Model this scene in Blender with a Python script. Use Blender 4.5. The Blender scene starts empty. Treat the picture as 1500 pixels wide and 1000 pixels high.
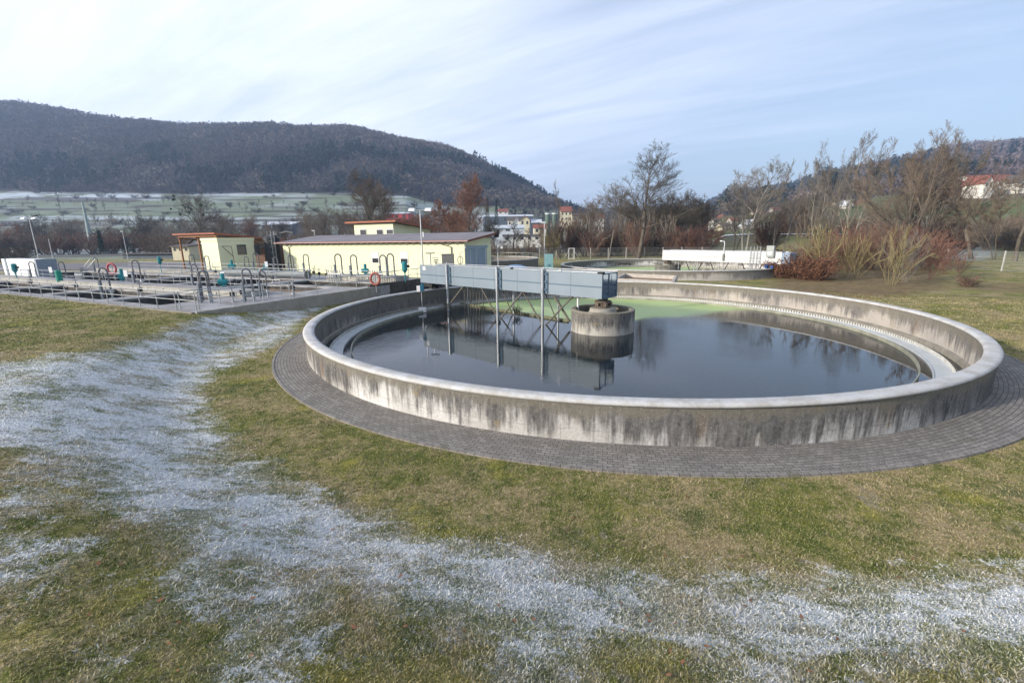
import bpy, math, random
import numpy as np
from mathutils import Vector
rng = np.random.default_rng(7)
random.seed(7)
PI = math.pi
scene = bpy.context.scene
COL = scene.collection

# ------------------------------------------------------------------ camera model (survey of the site)
F, TH, RO = 657.273, .224986198, -.0136168959
H = 4.76935
CX, CY, R, RP = 5.0411, 24.5472, 15.0888, 16.3442

def ray(px, py):
    x = px-750; y = 500-py
    c, s = math.cos(RO), math.sin(RO); x, y = c*x-s*y, s*x+c*y
    ct, st = math.cos(TH), math.sin(TH)
    return np.array([x, F*ct+y*st, -F*st+y*ct])/F
def at(px, py, z=0.0):
    v = ray(px, py); t = (z-H)/v[2]; return np.array([v[0]*t, v[1]*t])
def hz(px):
    lo, hi = 200., 500.
    for _ in range(30):
        m = (lo+hi)/2
        if ray(px, m)[2] > 0: lo = m
        else: hi = m
    return lo
def tx(px):                      # x/y ratio of a column at the horizon
    v = ray(px, hz(px)); return v[0]/v[1]
def zat(px, py, Y):              # height of a sight line at depth Y
    v = ray(px, py); return H+v[2]/v[1]*Y
def xy(px, Y): return (tx(px)*Y, Y)

# ------------------------------------------------------------------ noise in numpy
_tab = np.random.default_rng(3).random((256, 256))
def vnoise(x, y):
    x = np.asarray(x, float); y = np.asarray(y, float)
    xi = np.floor(x).astype(int); yi = np.floor(y).astype(int)
    fx = x-xi; fy = y-yi; fx = fx*fx*(3-2*fx); fy = fy*fy*(3-2*fy)
    g = lambda a, b: _tab[a & 255, b & 255]
    return (g(xi, yi)*(1-fx)+g(xi+1, yi)*fx)*(1-fy)+(g(xi, yi+1)*(1-fx)+g(xi+1, yi+1)*fx)*fy
def fbm(x, y, o=4):
    s = 0; a = .5; t = 0
    for i in range(o):
        s = s+a*vnoise(x*2**i+17*i, y*2**i+5*i); t += a; a *= .5
    return s/t
def sst(a, b, x):
    t = np.clip((x-a)/(b-a), 0, 1); return t*t*(3-2*t)

# ------------------------------------------------------------------ mesh building
def link(name, me, mat=None, parent=None):
    if mat: me.materials.append(mat)
    o = bpy.data.objects.new(name, me); COL.objects.link(o)
    if parent is not None: o.parent = parent
    return o
def arr_mesh(name, V, Fa, k=4):
    me = bpy.data.meshes.new(name)
    V = np.asarray(V, np.float32); Fa = np.asarray(Fa, np.int32)
    n = len(Fa)
    me.vertices.add(len(V)); me.vertices.foreach_set('co', V.ravel())
    me.loops.add(n*k); me.loops.foreach_set('vertex_index', Fa.ravel())
    me.polygons.add(n); me.polygons.foreach_set('loop_start', np.arange(n, dtype=np.int32)*k)
    me.update(calc_edges=True); me.validate()
    return me
class MB:
    def __init__(s): s.v = []; s.f = []; s.uv = None; s.sm = []
    def add(s, vs, fs, smooth=False):
        b = len(s.v); s.v += [tuple(map(float, p)) for p in vs]
        s.f += [tuple(b+i for i in f) for f in fs]; s.sm += [smooth]*len(fs)
        return s
    def box(s, a, b):
        x0, y0, z0 = a; x1, y1, z1 = b
        return s.add([(x0,y0,z0),(x1,y0,z0),(x1,y1,z0),(x0,y1,z0),(x0,y0,z1),(x1,y0,z1),(x1,y1,z1),(x0,y1,z1)],
                     [(0,3,2,1),(4,5,6,7),(0,1,5,4),(1,2,6,5),(2,3,7,6),(3,0,4,7)])
    def tube(s, pts, r, n=8, r1=None, cap=True):
        pts = [Vector(p) for p in pts]; m = len(pts)
        rs = r if isinstance(r, (list, tuple)) else [r+(((r1 if r1 is not None else r)-r)*i/max(1, m-1)) for i in range(m)]
        vs = []; fs = []; up = None
        for i, p in enumerate(pts):
            d = (pts[min(m-1, i+1)]-pts[max(0, i-1)])
            if d.length < 1e-9: d = Vector((0,0,1))
            d.normalize()
            if up is None:
                up = Vector((0,0,1)) if abs(d.z) < .9 else Vector((1,0,0))
            a = d.cross(up); a.normalize(); b = a.cross(d); up = b
            for k in range(n):
                t = 2*PI*k/n; vs.append(p+(a*math.cos(t)+b*math.sin(t))*rs[i])
        for i in range(m-1):
            for k in range(n):
                fs.append((i*n+k, i*n+(k+1) % n, (i+1)*n+(k+1) % n, (i+1)*n+k))
        s.add(vs, fs, n > 5)
        if cap: s.add([vs[k] for k in range(n)], [tuple(range(n))]); s.add([vs[(m-1)*n+k] for k in range(n)], [tuple(range(n))[::-1]])
        return s
    def lathe(s, prof, n=48, c=(0,0), a0=0., a1=2*PI, closed=False):
        full = abs(a1-a0-2*PI) < 1e-6; m = len(prof); k = n if full else n+1
        vs = []; fs = []
        for i in range(k):
            t = a0+(a1-a0)*i/n
            for (r, z) in prof: vs.append((c[0]+r*math.cos(t), c[1]+r*math.sin(t), z))
        for i in range(n):
            j = (i+1) % k
            for q in range(m if closed else m-1):
                w = (q+1) % m
                fs.append((i*m+q, j*m+q, j*m+w, i*m+w))
        return s.add(vs, fs, False)
    def prism(s, poly, z0, z1):
        n = len(poly); p0 = [(x, y, z0) for x, y in poly]; p1 = [(x, y, z1) for x, y in poly]
        return s.add(p0+p1, [tuple(range(n))[::-1], tuple(range(n, 2*n))]+[(i, (i+1) % n, n+(i+1) % n, n+i) for i in range(n)])
    def hexa(s, p):   # eight corner points: bottom four, top four
        return s.add(p, [(0,3,2,1),(4,5,6,7),(0,1,5,4),(1,2,6,5),(2,3,7,6),(3,0,4,7)])
    def build(s, name, mat, parent=None, fr=None, smooth=None, bevel=0):
        me = bpy.data.meshes.new(name)
        v = s.v
        if fr: v = [fr(*p) for p in v]
        if parent is not None and fr:
            L = parent.location; v = [(p[0]-L.x, p[1]-L.y, p[2]-L.z) for p in v]
        me.from_pydata(v, [], s.f); me.update()
        me.polygons.foreach_set('use_smooth', [smooth if smooth is not None else q for q in s.sm])
        o = link(name, me, mat, parent)
        if bevel:
            b = o.modifiers.new('bevel', 'BEVEL'); b.width = bevel; b.segments = 2; b.limit_method = 'ANGLE'
        return o
def frame(o, u, v):
    return lambda a, b, z: (o[0]+u[0]*a+v[0]*b, o[1]+u[1]*a+v[1]*b, z)
def tag(o, label=None, cat=None, group=None, kind=None):
    if label: o['label'] = label
    if cat: o['category'] = cat
    if group: o['group'] = group
    if kind: o['kind'] = kind
    return o
def thing(name, label, cat, loc=(0,0,0), rz=0, group=None):
    o = bpy.data.objects.new(name, None); COL.objects.link(o)
    o.location = loc; o.rotation_euler = (0, 0, rz); o.empty_display_size = .3
    return tag(o, label, cat, group)
def dup(root, loc, rz=0, sc=None, label=None, group=None):
    r = root.copy(); COL.objects.link(r); r.location = loc; r.rotation_euler = (0, 0, rz)
    if sc: r.scale = sc if isinstance(sc, tuple) else (sc, sc, sc)
    if label: r['label'] = label
    if group: r['group'] = group
    for ch in list(root.children):
        c = ch.copy(); COL.objects.link(c); c.parent = r
        for g in ch.children:
            d = g.copy(); COL.objects.link(d); d.parent = c
    return r
def free(mb, name, mat, label, cat, group=None, fr=None, bevel=0):   # a thing that is one mesh
    o = mb.build(name, mat, None, fr, bevel=bevel)
    me = o.data; n = len(me.vertices); co = np.empty(n*3, np.float32); me.vertices.foreach_get('co', co); co = co.reshape(-1, 3)
    b = np.array([(co[:, 0].min()+co[:, 0].max())/2, (co[:, 1].min()+co[:, 1].max())/2, co[:, 2].min()])
    me.vertices.foreach_set('co', (co-b).ravel().astype(np.float32)); me.update(); o.location = [float(q) for q in b]
    return tag(o, label, cat, group)

# ------------------------------------------------------------------ material helper
class M:
    def __init__(s, name, rough=.8, base=(.5,.5,.5), metal=0., spec=.3):
        s.m = bpy.data.materials.new(name); s.m.use_nodes = True; s.t = s.m.node_tree; s.b = s.t.nodes['Principled BSDF']
        s.b.inputs['Roughness'].default_value = rough; s.b.inputs['Base Color'].default_value = (*base, 1)
        s.b.inputs['Metallic'].default_value = metal; s.b.inputs['Specular IOR Level'].default_value = spec
        s.co = None
    def n(s, ty, **kw):
        nd = s.t.nodes.new(ty)
        for k, v in kw.items():
            if k.startswith('i_'): s.set(nd.inputs[int(k[2:]) if k[2:].isdigit() else k[2:].replace('_', ' ')], v)
            else: setattr(nd, k, v)
        return nd
    def set(s, inp, v):
        if hasattr(v, 'is_linked') or isinstance(v, bpy.types.NodeSocket): s.t.links.new(v, inp)
        elif isinstance(v, tuple) and len(v) == 3 and inp.type == 'RGBA': inp.default_value = (*v, 1)
        else: inp.default_value = v
    def geo(s):
        return s.n('ShaderNodeNewGeometry').outputs['Position']
    def obj(s): return s.n('ShaderNodeTexCoord').outputs['Object']
    def uv(s): return s.n('ShaderNodeTexCoord').outputs['UV']
    def attr(s, name, out='Fac'): return s.n('ShaderNodeAttribute', attribute_name=name).outputs[out]
    def map(s, v, sc=(1,1,1), rot=(0,0,0), loc=(0,0,0)):
        nd = s.n('ShaderNodeMapping'); s.set(nd.inputs['Vector'], v); nd.inputs['Scale'].default_value = sc; nd.inputs['Rotation'].default_value = rot; nd.inputs['Location'].default_value = loc
        return nd.outputs[0]
    def noise(s, v, scale, detail=4, rough=.55, dist=0.):
        nd = s.n('ShaderNodeTexNoise'); s.set(nd.inputs['Vector'], v); nd.inputs['Scale'].default_value = scale; nd.inputs['Detail'].default_value = detail
        nd.inputs['Roughness'].default_value = rough; nd.inputs['Distortion'].default_value = dist
        return nd.outputs['Fac']
    def vor(s, v, scale, out='Distance', feature='F1'):
        nd = s.n('ShaderNodeTexVoronoi', feature=feature); s.set(nd.inputs['Vector'], v); nd.inputs['Scale'].default_value = scale
        return nd.outputs[out]
    def mr(s, v, a, b, c=0., d=1., smooth=False):
        nd = s.n('ShaderNodeMapRange'); s.set(nd.inputs[0], v)
        if smooth: nd.interpolation_type = 'SMOOTHSTEP'
        for i, q in enumerate((a, b, c, d)): nd.inputs[i+1].default_value = q
        return nd.outputs[0]
    def mt(s, op, a, b=0., c=0.):
        nd = s.n('ShaderNodeMath', operation=op); s.set(nd.inputs[0], a); s.set(nd.inputs[1], b); s.set(nd.inputs[2], c); return nd.outputs[0]
    def mix(s, f, a, b, mode='MIX'):
        nd = s.n('ShaderNodeMix', data_type='RGBA', blend_type=mode); s.set(nd.inputs[0], f); s.set(nd.inputs[6], a); s.set(nd.inputs[7], b); return nd.outputs[2]
    def ramp(s, f, stops):
        nd = s.n('ShaderNodeValToRGB'); s.set(nd.inputs[0], f); e = nd.color_ramp.elements
        while len(e) < len(stops): e.new(.5)
        for q, (p, c) in zip(e, stops): q.position = p; q.color = (*c, 1)
        return nd.outputs[0]
    def sep(s, v): return s.n('ShaderNodeSeparateXYZ', i_0=v).outputs
    def base(s, c): s.set(s.b.inputs['Base Color'], c); return s
    def bump(s, h, st=.5, d=.02):
        nd = s.n('ShaderNodeBump'); nd.inputs['Strength'].default_value = st; nd.inputs['Distance'].default_value = d
        s.set(nd.inputs['Height'], h); s.t.links.new(nd.outputs[0], s.b.inputs['Normal']); return s

def simple(name, base, rough=.6, metal=0., var=.15, scale=3., spec=.3, bump=0.):
    m = M(name, rough, base, metal, spec)
    v = m.obj(); nz = m.noise(v, scale, 5, .6)
    d = tuple(c*(1-var) for c in base); l = tuple(min(1, c*(1+var)) for c in base)
    m.base(m.mix(m.mr(nz, .3, .7), d, l))
    if bump: m.bump(m.noise(v, scale*8, 4), bump, .01)
    return m.m
# ------------------------------------------------------------------ materials
def concrete_uv(name, lo=(.42,.40,.37), stain=.6, top_dark=1., hgt=1.1, seed=0., joints=True, moss=.5, white=(.50,.49,.47), shift=.15, stain_shade=(), spka=.5):
    """u = metres along the wall, v = metres above its foot"""
    m = M(name, .9, spec=.2)
    uv = m.n('ShaderNodeUVMap', uv_map='UVMap').outputs[0]
    uvs = m.map(uv, (1,1,1), loc=(seed, 0, seed*.3))
    x, y, z = m.sep(uv)
    hn = m.mt('DIVIDE', y, hgt)
    blot = m.noise(uvs, .35, 3, .5)
    low = m.mix(m.mr(blot, .35, .65), lo, white)
    grain = m.noise(uvs, 14, 6, .7)
    low = m.mix(m.mr(grain, .3, .75, 0, .5), low, tuple(c*.6 for c in lo))
    # vertical run-off streaks, longer where the blotch is strong
    st1 = m.noise(m.map(uvs, (3.2, .22, 1)), 1., 6, .65, .15)
    st2 = m.noise(m.map(uvs, (11., .5, 1)), 1., 4, .6, .1)
    st = m.mt('ADD', m.mt('MULTIPLY', st1, .62), m.mt('MULTIPLY', st2, .38))
    big = m.noise(m.map(uvs, (.22, .05, 1)), 1., 2, .5)
    wob = m.mt('MULTIPLY', m.mt('SUBTRACT', m.noise(uvs, 5, 3), .5), .25)
    a = m.mt('ADD', m.mt('MULTIPLY', m.mt('SUBTRACT', st, .5), 3.6), m.mt('MULTIPLY', m.mt('SUBTRACT', hn, .6), 1.3))
    a = m.mt('ADD', a, m.mt('ADD', m.mt('MULTIPLY', m.mt('SUBTRACT', big, .5), 3.2), wob))
    a = m.mt('ADD', a, m.mt('MULTIPLY', m.mt('SUBTRACT', m.noise(m.map(uvs, (1., .45, 1), loc=(3,8,0)), 1.6, 5, .65), .5), 2.6))
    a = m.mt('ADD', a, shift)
    for (x0, x1, amt) in stain_shade:      # arcs of the ring darkened further, stains and painted-in shade together (metres along the wall)
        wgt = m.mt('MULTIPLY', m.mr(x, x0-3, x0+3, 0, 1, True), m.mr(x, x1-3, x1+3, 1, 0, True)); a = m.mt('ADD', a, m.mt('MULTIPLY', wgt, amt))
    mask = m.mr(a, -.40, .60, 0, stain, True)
    dv = m.mt('ADD', m.mt('MULTIPLY', m.noise(m.map(uvs, (7., 1.1, 1), loc=(2,5,0)), 1., 5, .7, .2), .6), m.mt('MULTIPLY', m.noise(uvs, 11, 5, .75), .4))
    dk = m.mix(m.mr(dv, .38, .66), (.022,.022,.025), (.20,.19,.178))
    c = m.mix(mask, low, dk)
    # algae-brown run marks
    br = m.mr(m.noise(m.map(uvs, (1.1, .25, 1), loc=(31,0,0)), 1., 3, .5), .62, .74)
    c = m.mix(m.mt('MULTIPLY', br, .45), c, (.22,.15,.09))
    # lichen and rough crust under the coping
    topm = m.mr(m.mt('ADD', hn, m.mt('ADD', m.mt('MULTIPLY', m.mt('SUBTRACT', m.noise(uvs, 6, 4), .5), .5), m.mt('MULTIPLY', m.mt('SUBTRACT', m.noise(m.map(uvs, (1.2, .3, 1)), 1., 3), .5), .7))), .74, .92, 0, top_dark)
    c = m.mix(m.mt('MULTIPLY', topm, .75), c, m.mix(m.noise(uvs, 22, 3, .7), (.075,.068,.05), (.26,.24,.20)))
    li = m.mr(m.mt('ADD', m.vor(uvs, 13), m.mt('MULTIPLY', m.noise(uvs, 30, 3), .3)), .22, .36, 1, 0)
    lz = m.mt('MULTIPLY', li, m.mr(m.noise(uvs, 3.1, 3), .5, .6))
    lz = m.mt('MULTIPLY', lz, m.mr(hn, .35, .8, .1, .85))
    c = m.mix(lz, c, (.46,.43,.38))
    ms = m.mt('MULTIPLY', m.mr(m.noise(m.map(uvs, (.8, 1.1, 1), loc=(7,3,0)), 1.6, 4), .64, .74), moss)
    c = m.mix(m.mt('MULTIPLY', ms, .6), c, (.28,.20,.05))
    # damp foot
    c = m.mix(m.mt('MULTIPLY', m.mr(m.mt('ADD', y, wob), .14, .0), .5), c, (.17,.155,.125))
    spk = m.mr(m.noise(m.map(uvs, (1,.8,1)), 26, 4, .8), .56, .66, 0, spka); c = m.mix(spk, c, (.07,.066,.06))
    if joints:
        fr = m.mt('FRACT', m.mt('DIVIDE', x, 1.25))
        jv = m.mr(m.mt('ABSOLUTE', m.mt('SUBTRACT', fr, .5)), .0, .008, 1, 0)
        jh = m.mr(m.mt('ABSOLUTE', m.mt('SUBTRACT', m.mt('ADD', y, m.mt('MULTIPLY', m.noise(uvs, .6, 2), .04)), hgt*.45)), .0, .01, 1, 0)
        j = m.mt('MULTIPLY', m.mt('MAXIMUM', jv, jh), m.mr(m.noise(uvs, 2.3, 3), .4, .55))
        c = m.mix(m.mt('MULTIPLY', j, .7), c, (.09,.085,.08))
    m.base(c)
    m.bump(m.mt('ADD', grain, m.mt('MULTIPLY', mask, .5)), .45, .015)
    return m.m
MT = {}
MT['wall'] = concrete_uv('tank_concrete', lo=(.36,.345,.32), stain=.93, seed=4.0, white=(.68,.67,.65), shift=.22, stain_shade=((70, 95, .42), (54, 62, .2)))
MT['wall_in'] = concrete_uv('tank_concrete_inside', lo=(.30,.28,.26), stain=.82, seed=9., shift=-.25, stain_shade=((16, 52, 1.1), (-5, 6, -.1)), joints=False, white=(.47,.43,.38), moss=.2)
MT['col'] = concrete_uv('column_concrete', stain=.95, shift=.70, top_dark=.5, spka=.85, hgt=1.28, seed=21., joints=False, moss=1., lo=(.36,.34,.29))
MT['wall2'] = concrete_uv('light_concrete', lo=(.38,.36,.33), stain=.7, shift=.35, seed=13., white=(.50,.47,.43), moss=.1)

def conc(name, a, b, sc=2., rough=.9, bump=.3, frost=0.):
    m = M(name, rough, spec=.2); v = m.obj()
    c = m.mix(m.mr(m.noise(v, sc, 6, .65), .3, .7), a, b)
    c = m.mix(m.mr(m.noise(v, sc*11, 5, .7), .35, .75, 0, .4), c, tuple(q*.55 for q in a))
    if frost: c = m.mix(m.mr(m.noise(v, sc*1.3, 5, .7), .42, .62, 0, frost), c, (.62,.65,.70))
    m.base(c); m.bump(m.noise(v, sc*14, 5, .7), bump, .01); return m.m
MT['coping'] = conc('frosted_coping', (.36,.345,.32), (.51,.50,.475), 1.5, frost=.38)
MT['slab'] = conc('basin_concrete', (.20,.19,.185), (.33,.32,.315), .6, frost=.25)
MT['slab_side'] = conc('basin_wall_concrete', (.25,.235,.20), (.36,.34,.30), 1.6)
MT['dark_conc'] = conc('dark_concrete', (.035,.033,.032), (.12,.11,.10), 2.5)
MT['ledge'] = conc('damp_ledge', (.16,.15,.13), (.30,.28,.24), 2.)
MT['channel'] = conc('launder_frosted', (.40,.43,.44), (.55,.58,.60), 1.1, rough=.35, bump=.05)
MT['weir'] = simple('weir_plate', (.50,.50,.47), .5, .2, .2)
MT['galv'] = simple('galvanised_steel', (.42,.44,.46), .42, .75, .22, 2.2, bump=.05)
MT['rail'] = simple('railing_steel', (.36,.38,.39), .45, .55, .2, 2., bump=.03)
MT['panel'] = simple('bridge_sheet', (.18,.222,.262), .5, .2, .07, .7)
MT['panel_dark'] = simple('bridge_recess_sheet', (.07,.115,.16), .5, .2, .15, 1.)
MT['white_sheet'] = simple('pale_bridge_sheet', (.56,.57,.565), .5, .1, .06, .7)
MT['hose'] = simple('corrugated_hose', (.14,.14,.15), .55, .1, .25, 8.)
MT['teal'] = simple('teal_paint', (.02,.20,.22), .45, 0, .15, 6.)
MT['blue'] = simple('blue_paint', (.015,.10,.33), .4, 0, .15, 6.)
MT['black'] = simple('black_rubber', (.02,.02,.02), .7, 0, .3, 6.)
MT['white'] = simple('white_paint', (.72,.73,.74), .5, 0, .06, 3.)
MT['red'] = simple('faded_red_ring', (.36,.12,.09), .6, 0, .2, 8.)
MT['pinkred'] = simple('pink_red_ring', (.42,.10,.11), .6, 0, .15, 8.)
MT['grey'] = simple('grey_cabinet', (.16,.16,.15), .5, .1, .1, 3.)
MT['greybox'] = simple('grey_control_box', (.30,.32,.31), .4, .3, .1, 3.)
MT['plaster'] = simple('yellow_plaster', (.72,.72,.50), .9, 0, .045, .8, spec=.1, bump=.1)
MT['plaster_white'] = simple('white_plaster', (.66,.64,.58), .9, 0, .08, .8, spec=.1)
MT['plaster_cream'] = simple('cream_plaster', (.64,.58,.42), .9, 0, .08, .8, spec=.1)
MT['fascia'] = simple('red_brown_fascia', (.17,.055,.04), .6, 0, .2, 3.)
MT['fascia_o'] = simple('orange_fascia', (.27,.085,.045), .6, 0, .2, 3.)
MT['wood'] = simple('orange_timber', (.24,.11,.05), .7, 0, .25, 4.)
MT['wood_dark'] = simple('dark_timber', (.10,.05,.03), .7, 0, .25, 4.)
MT['glass'] = simple('window_glass', (.03,.035,.04), .08, 0, .3, 2., spec=.8)
MT['frame_w'] = simple('window_frame_white', (.68,.68,.68), .5, 0, .05)
MT['door'] = simple('blue_grey_door', (.30,.38,.45), .5, .1, .06, 1.)
MT['silo'] = simple('dark_silo_steel', (.035,.038,.042), .5, .2, .3, 1.5)
MT['silo_g'] = simple('green_silo', (.10,.15,.12), .6, 0, .25, .6)
MT['tile'] = simple('red_roof_tiles', (.24,.085,.06), .8, 0, .25, 1.)
MT['roof_d'] = simple('dark_roof_tiles', (.10,.085,.08), .8, 0, .25, 1.)
MT['roof_snow'] = simple('frosted_roof', (.55,.58,.62), .8, 0, .12, .3)
MT['hall'] = simple('pale_hall_cladding', (.50,.53,.56), .6, 0, .1, .2)
MT['hall_d'] = simple('dark_hall_cladding', (.10,.12,.15), .6, 0, .15, .2)
MT['hall_r'] = simple('red_hall_cladding', (.45,.07,.07), .6, 0, .15, .2)
MT['tarp'] = simple('blue_tarpaulin', (.16,.26,.42), .5, 0, .15, .8)
MT['pole_c'] = simple('grey_green_mast', (.27,.34,.33), .8, 0, .1, 1.)
MT['post'] = simple('concrete_post', (.40,.40,.38), .9, 0, .15, 3.)
MT['solar'] = simple('solar_module', (.02,.03,.07), .2, 0, .1, 1., spec=.6)
def roofing():
    m = M('grey_roof_sheet', .55, spec=.35); v = m.obj(); x = m.sep(v)
    seam = m.mr(m.mt('ABSOLUTE', m.mt('SUBTRACT', m.mt('FRACT', m.mt('MULTIPLY', m.mt('ADD', m.mt('MULTIPLY', x[0], .8957), m.mt('MULTIPLY', x[1], -.4447)), 1.1)), .5)), 0, .04, 1, 0)
    c = m.mix(m.mr(m.noise(v, .5, 5), .3, .7), (.12,.105,.115), (.19,.17,.18))
    m.base(m.mix(m.mt('MULTIPLY', seam, .45), c, (.35,.33,.35))); return m.m
MT['roof'] = roofing()

def water():
    m = M('tank_water', .02, spec=.55)
    m.b.inputs['IOR'].default_value = 1.46
    p = m.geo(); x, y, z = m.sep(p)
    # algae film lies behind the scum beam; its far right end thins out
    d = m.attr('algae')
    nz = m.noise(p, .35, 5, .6)
    g = m.mr(m.mt('ADD', d, m.mt('MULTIPLY', m.mt('SUBTRACT', nz, .5), .5)), .15, .85, 0, 1, True)
    gc = m.mix(m.noise(m.map(p, (1, .4, 1), rot=(0,0,.6)), .5, 4), (.30,.42,.13), (.44,.53,.26))
    m.base(m.mix(g, (.008,.013,.017), gc))
    m.set(m.b.inputs['Roughness'], m.mt('ADD', m.mt('MULTIPLY', g, .35), .01)); m.set(m.b.inputs['Specular IOR Level'], m.mr(g, 0, 1, .55, .2))
    w1 = m.noise(m.map(p, (1., 3.0, 1), rot=(0,0,.2)), 3.2, 3, .5)
    calm = m.mr(m.noise(p, .16, 2), .40, .62, .06, 1.)
    nd = m.n('ShaderNodeBump'); nd.inputs['Distance'].default_value = .008
    m.set(nd.inputs['Strength'], m.mt('MULTIPLY', calm, .8)); m.set(nd.inputs['Height'], w1)
    m.t.links.new(nd.outputs[0], m.b.inputs['Normal'])
    return m.m
MT['water'] = water()
def pitwater():
    m = M('basin_water', .25, (.010,.010,.008), spec=.12); p = m.geo()
    m.base(m.mix(m.mr(m.noise(p, .6, 4), .35, .7), (.010,.012,.010), (.045,.04,.022))); m.bump(m.noise(p, 5, 3), .25, .01); return m.m
MT['pit'] = pitwater()

def grass_color(m, p, frost_attr='frost', blade=False):
    """lawn colour and frost, the same for soil sheet and blades"""
    n1 = m.noise(p, .5, 5, .65); n2 = m.noise(p, 2.2, 5, .7); n3 = m.noise(p, 8.5, 5, .75, .3); n4 = m.noise(p, 34, 3, .7)
    green = m.mix(m.mr(n2, .35, .65), (.080,.105,.022), (.20,.195,.05))
    straw = m.mix(m.mr(n3, .3, .7), (.22,.165,.085), (.42,.34,.20))
    f = m.mr(m.mt('ADD', m.mt('ADD', m.mt('MULTIPLY', n1, .45), m.mt('MULTIPLY', n3, .35)), m.mt('MULTIPLY', n2, .2)), .455, .56)
    c = m.mix(f, green, straw)
    dk = m.mr(m.mt('ADD', m.mt('MULTIPLY', n3, .6), m.mt('MULTIPLY', m.noise(m.map(p, loc=(33,2,0)), 3.5, 4, .7), .4)), .56, .64, 0, .8)
    c = m.mix(dk, c, (.045,.052,.022))
    dkg = m.mr(m.noise(m.map(p, loc=(40,9,0)), .8, 5, .65), .57, .66)
    c = m.mix(m.mt('MULTIPLY', dkg, .65), c, (.055,.085,.025))
    yel = m.mr(m.noise(m.map(p, loc=(14,70,0)), .5, 5, .65), .57, .68)
    c = m.mix(m.mt('MULTIPLY', yel, .65), c, (.33,.29,.06))
    bare = m.mr(m.noise(m.map(p, (1., .6, 1), loc=(3,44,0)), 1.1, 5, .7), .63, .68)
    c = m.mix(m.mt('MULTIPLY', bare, .6), c, m.mix(n4, (.17,.14,.115), (.36,.32,.27)))
    soil = m.mr(n4, .58, .70, 0, .6); c = m.mix(soil, c, (.07,.06,.045))
    hi = m.mr(n4, .42, .30, 0, .5); c = m.mix(hi, c, (.44,.40,.24))
    lv = m.attr('litter'); c = m.mix(m.mt('MULTIPLY', lv, m.mr(n3, .3, .6)), c, m.mix(m.mr(m.noise(p, 1.3, 6, .75), .35, .65), (.085,.055,.04), (.25,.17,.11)))
    far = m.attr('field', 'Color'); ff = m.attr('farmix'); c = m.mix(ff, c, far)
    fr = m.attr(frost_attr)
    a = m.mt('ADD', fr, m.mt('MULTIPLY', m.mt('SUBTRACT', m.noise(m.map(p, (.7, 1.3, 1)), 1.3, 6, .72, .4), .5), 2.7))
    a = m.mt('ADD', a, m.mt('MULTIPLY', m.mt('SUBTRACT', n3, .5), 1.3))
    a = m.mt('ADD', a, m.mt('MULTIPLY', m.mt('SUBTRACT', m.noise(m.map(p, loc=(9,9,0)), 30., 4, .75), .5), 2.2))
    k = m.mr(a, .54, .80, 0, .82)
    k = m.mt('MULTIPLY', k, m.mr(fr, .02, .15))
    film = m.mt('MULTIPLY', m.mr(m.mt('ADD', fr, m.mt('MULTIPLY', m.mt('SUBTRACT', n2, .5), 1.2)), .3, .8, 0, .36), m.mt('SUBTRACT', 1., ff))
    c = m.mix(film, c, (.40,.43,.42))
    c = m.mix(k, c, m.mix(n4, (.56,.60,.64), (.80,.81,.83)))
    return c, n3, n4
def lawn():
    m = M('lawn_ground', .95, spec=.1); p = m.geo(); c, n3, n4 = grass_color(m, p); m.base(c)
    m.bump(m.mt('ADD', n3, m.mt('MULTIPLY', n4, .6)), 1., .05); return m.m
MT['lawn'] = lawn()
def blades():
    m = M('grass_blades', .8, spec=.15); p = m.geo(); c, n3, n4 = grass_color(m, p, blade=True)
    v = m.attr('tint'); c = m.mix(m.mr(v, 0, 1, 0, .55), c, m.mix(v, (.10,.13,.035), (.42,.37,.22))) 
    fr = m.attr('frost'); k = m.mt('MULTIPLY', m.mr(m.mt('ADD', fr, m.mt('MULTIPLY', m.mt('SUBTRACT', v, .5), 1.2)), .60, 1.1, 0, .5), 1.)
    c = m.mix(k, c, (.66,.69,.75))
    m.base(c); return m.m
MT['blades'] = blades()

def pavers():
    m = M('paver_ring', .85, spec=.25); uv = m.n('ShaderNodeUVMap', uv_map='UVMap').outputs[0]
    b = m.n('ShaderNodeTexBrick', i_0=uv); b.inputs['Scale'].default_value = 1.
    b.inputs['Brick Width'].default_value = .22; b.inputs['Row Height'].default_value = .11; b.inputs['Mortar Size'].default_value = .009; b.inputs['Mortar Smooth'].default_value = .3
    b.inputs['Color1'].default_value = (.175,.158,.14,1); b.inputs['Color2'].default_value = (.28,.255,.23,1); b.inputs['Mortar'].default_value = (.045,.043,.038,1)
    c = m.mix(m.mr(m.noise(uv, 1.1, 4), .3, .7, 0, .5), b.outputs[0], (.10,.095,.09))
    sp = m.mr(m.noise(uv, 26, 4, .8), .54, .66, 0, .85); c = m.mix(m.mt('MULTIPLY', sp, m.mr(m.noise(uv, .9, 3), .3, .6, .35, 1.)), c, (.48,.47,.45))
    msn = m.mr(m.noise(m.map(uv, loc=(5,5,0)), 1.7, 4), .6, .7, 0, .45); c = m.mix(msn, c, (.10,.10,.05))
    m.base(c); m.bump(m.mt('SUBTRACT', m.noise(uv, 30, 4), m.mt('MULTIPLY', b.outputs['Fac'], 1.2)), .6, .012); return m.m
MT['paver'] = pavers()
def asphalt(name, a, b):
    m = M(name, .9, spec=.2); p = m.geo(); m.base(m.mix(m.mr(m.noise(p, .25, 6, .7), .3, .7), a, b)); m.bump(m.noise(p, 30, 3), .3, .01); return m.m
MT['asphalt'] = asphalt('asphalt', (.13,.125,.13), (.20,.19,.195))
MT['dirt'] = asphalt('brown_silt', (.15,.10,.06), (.27,.19,.12))
MT['moss'] = asphalt('mossy_basin_bed', (.06,.085,.02), (.13,.15,.05))

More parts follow.
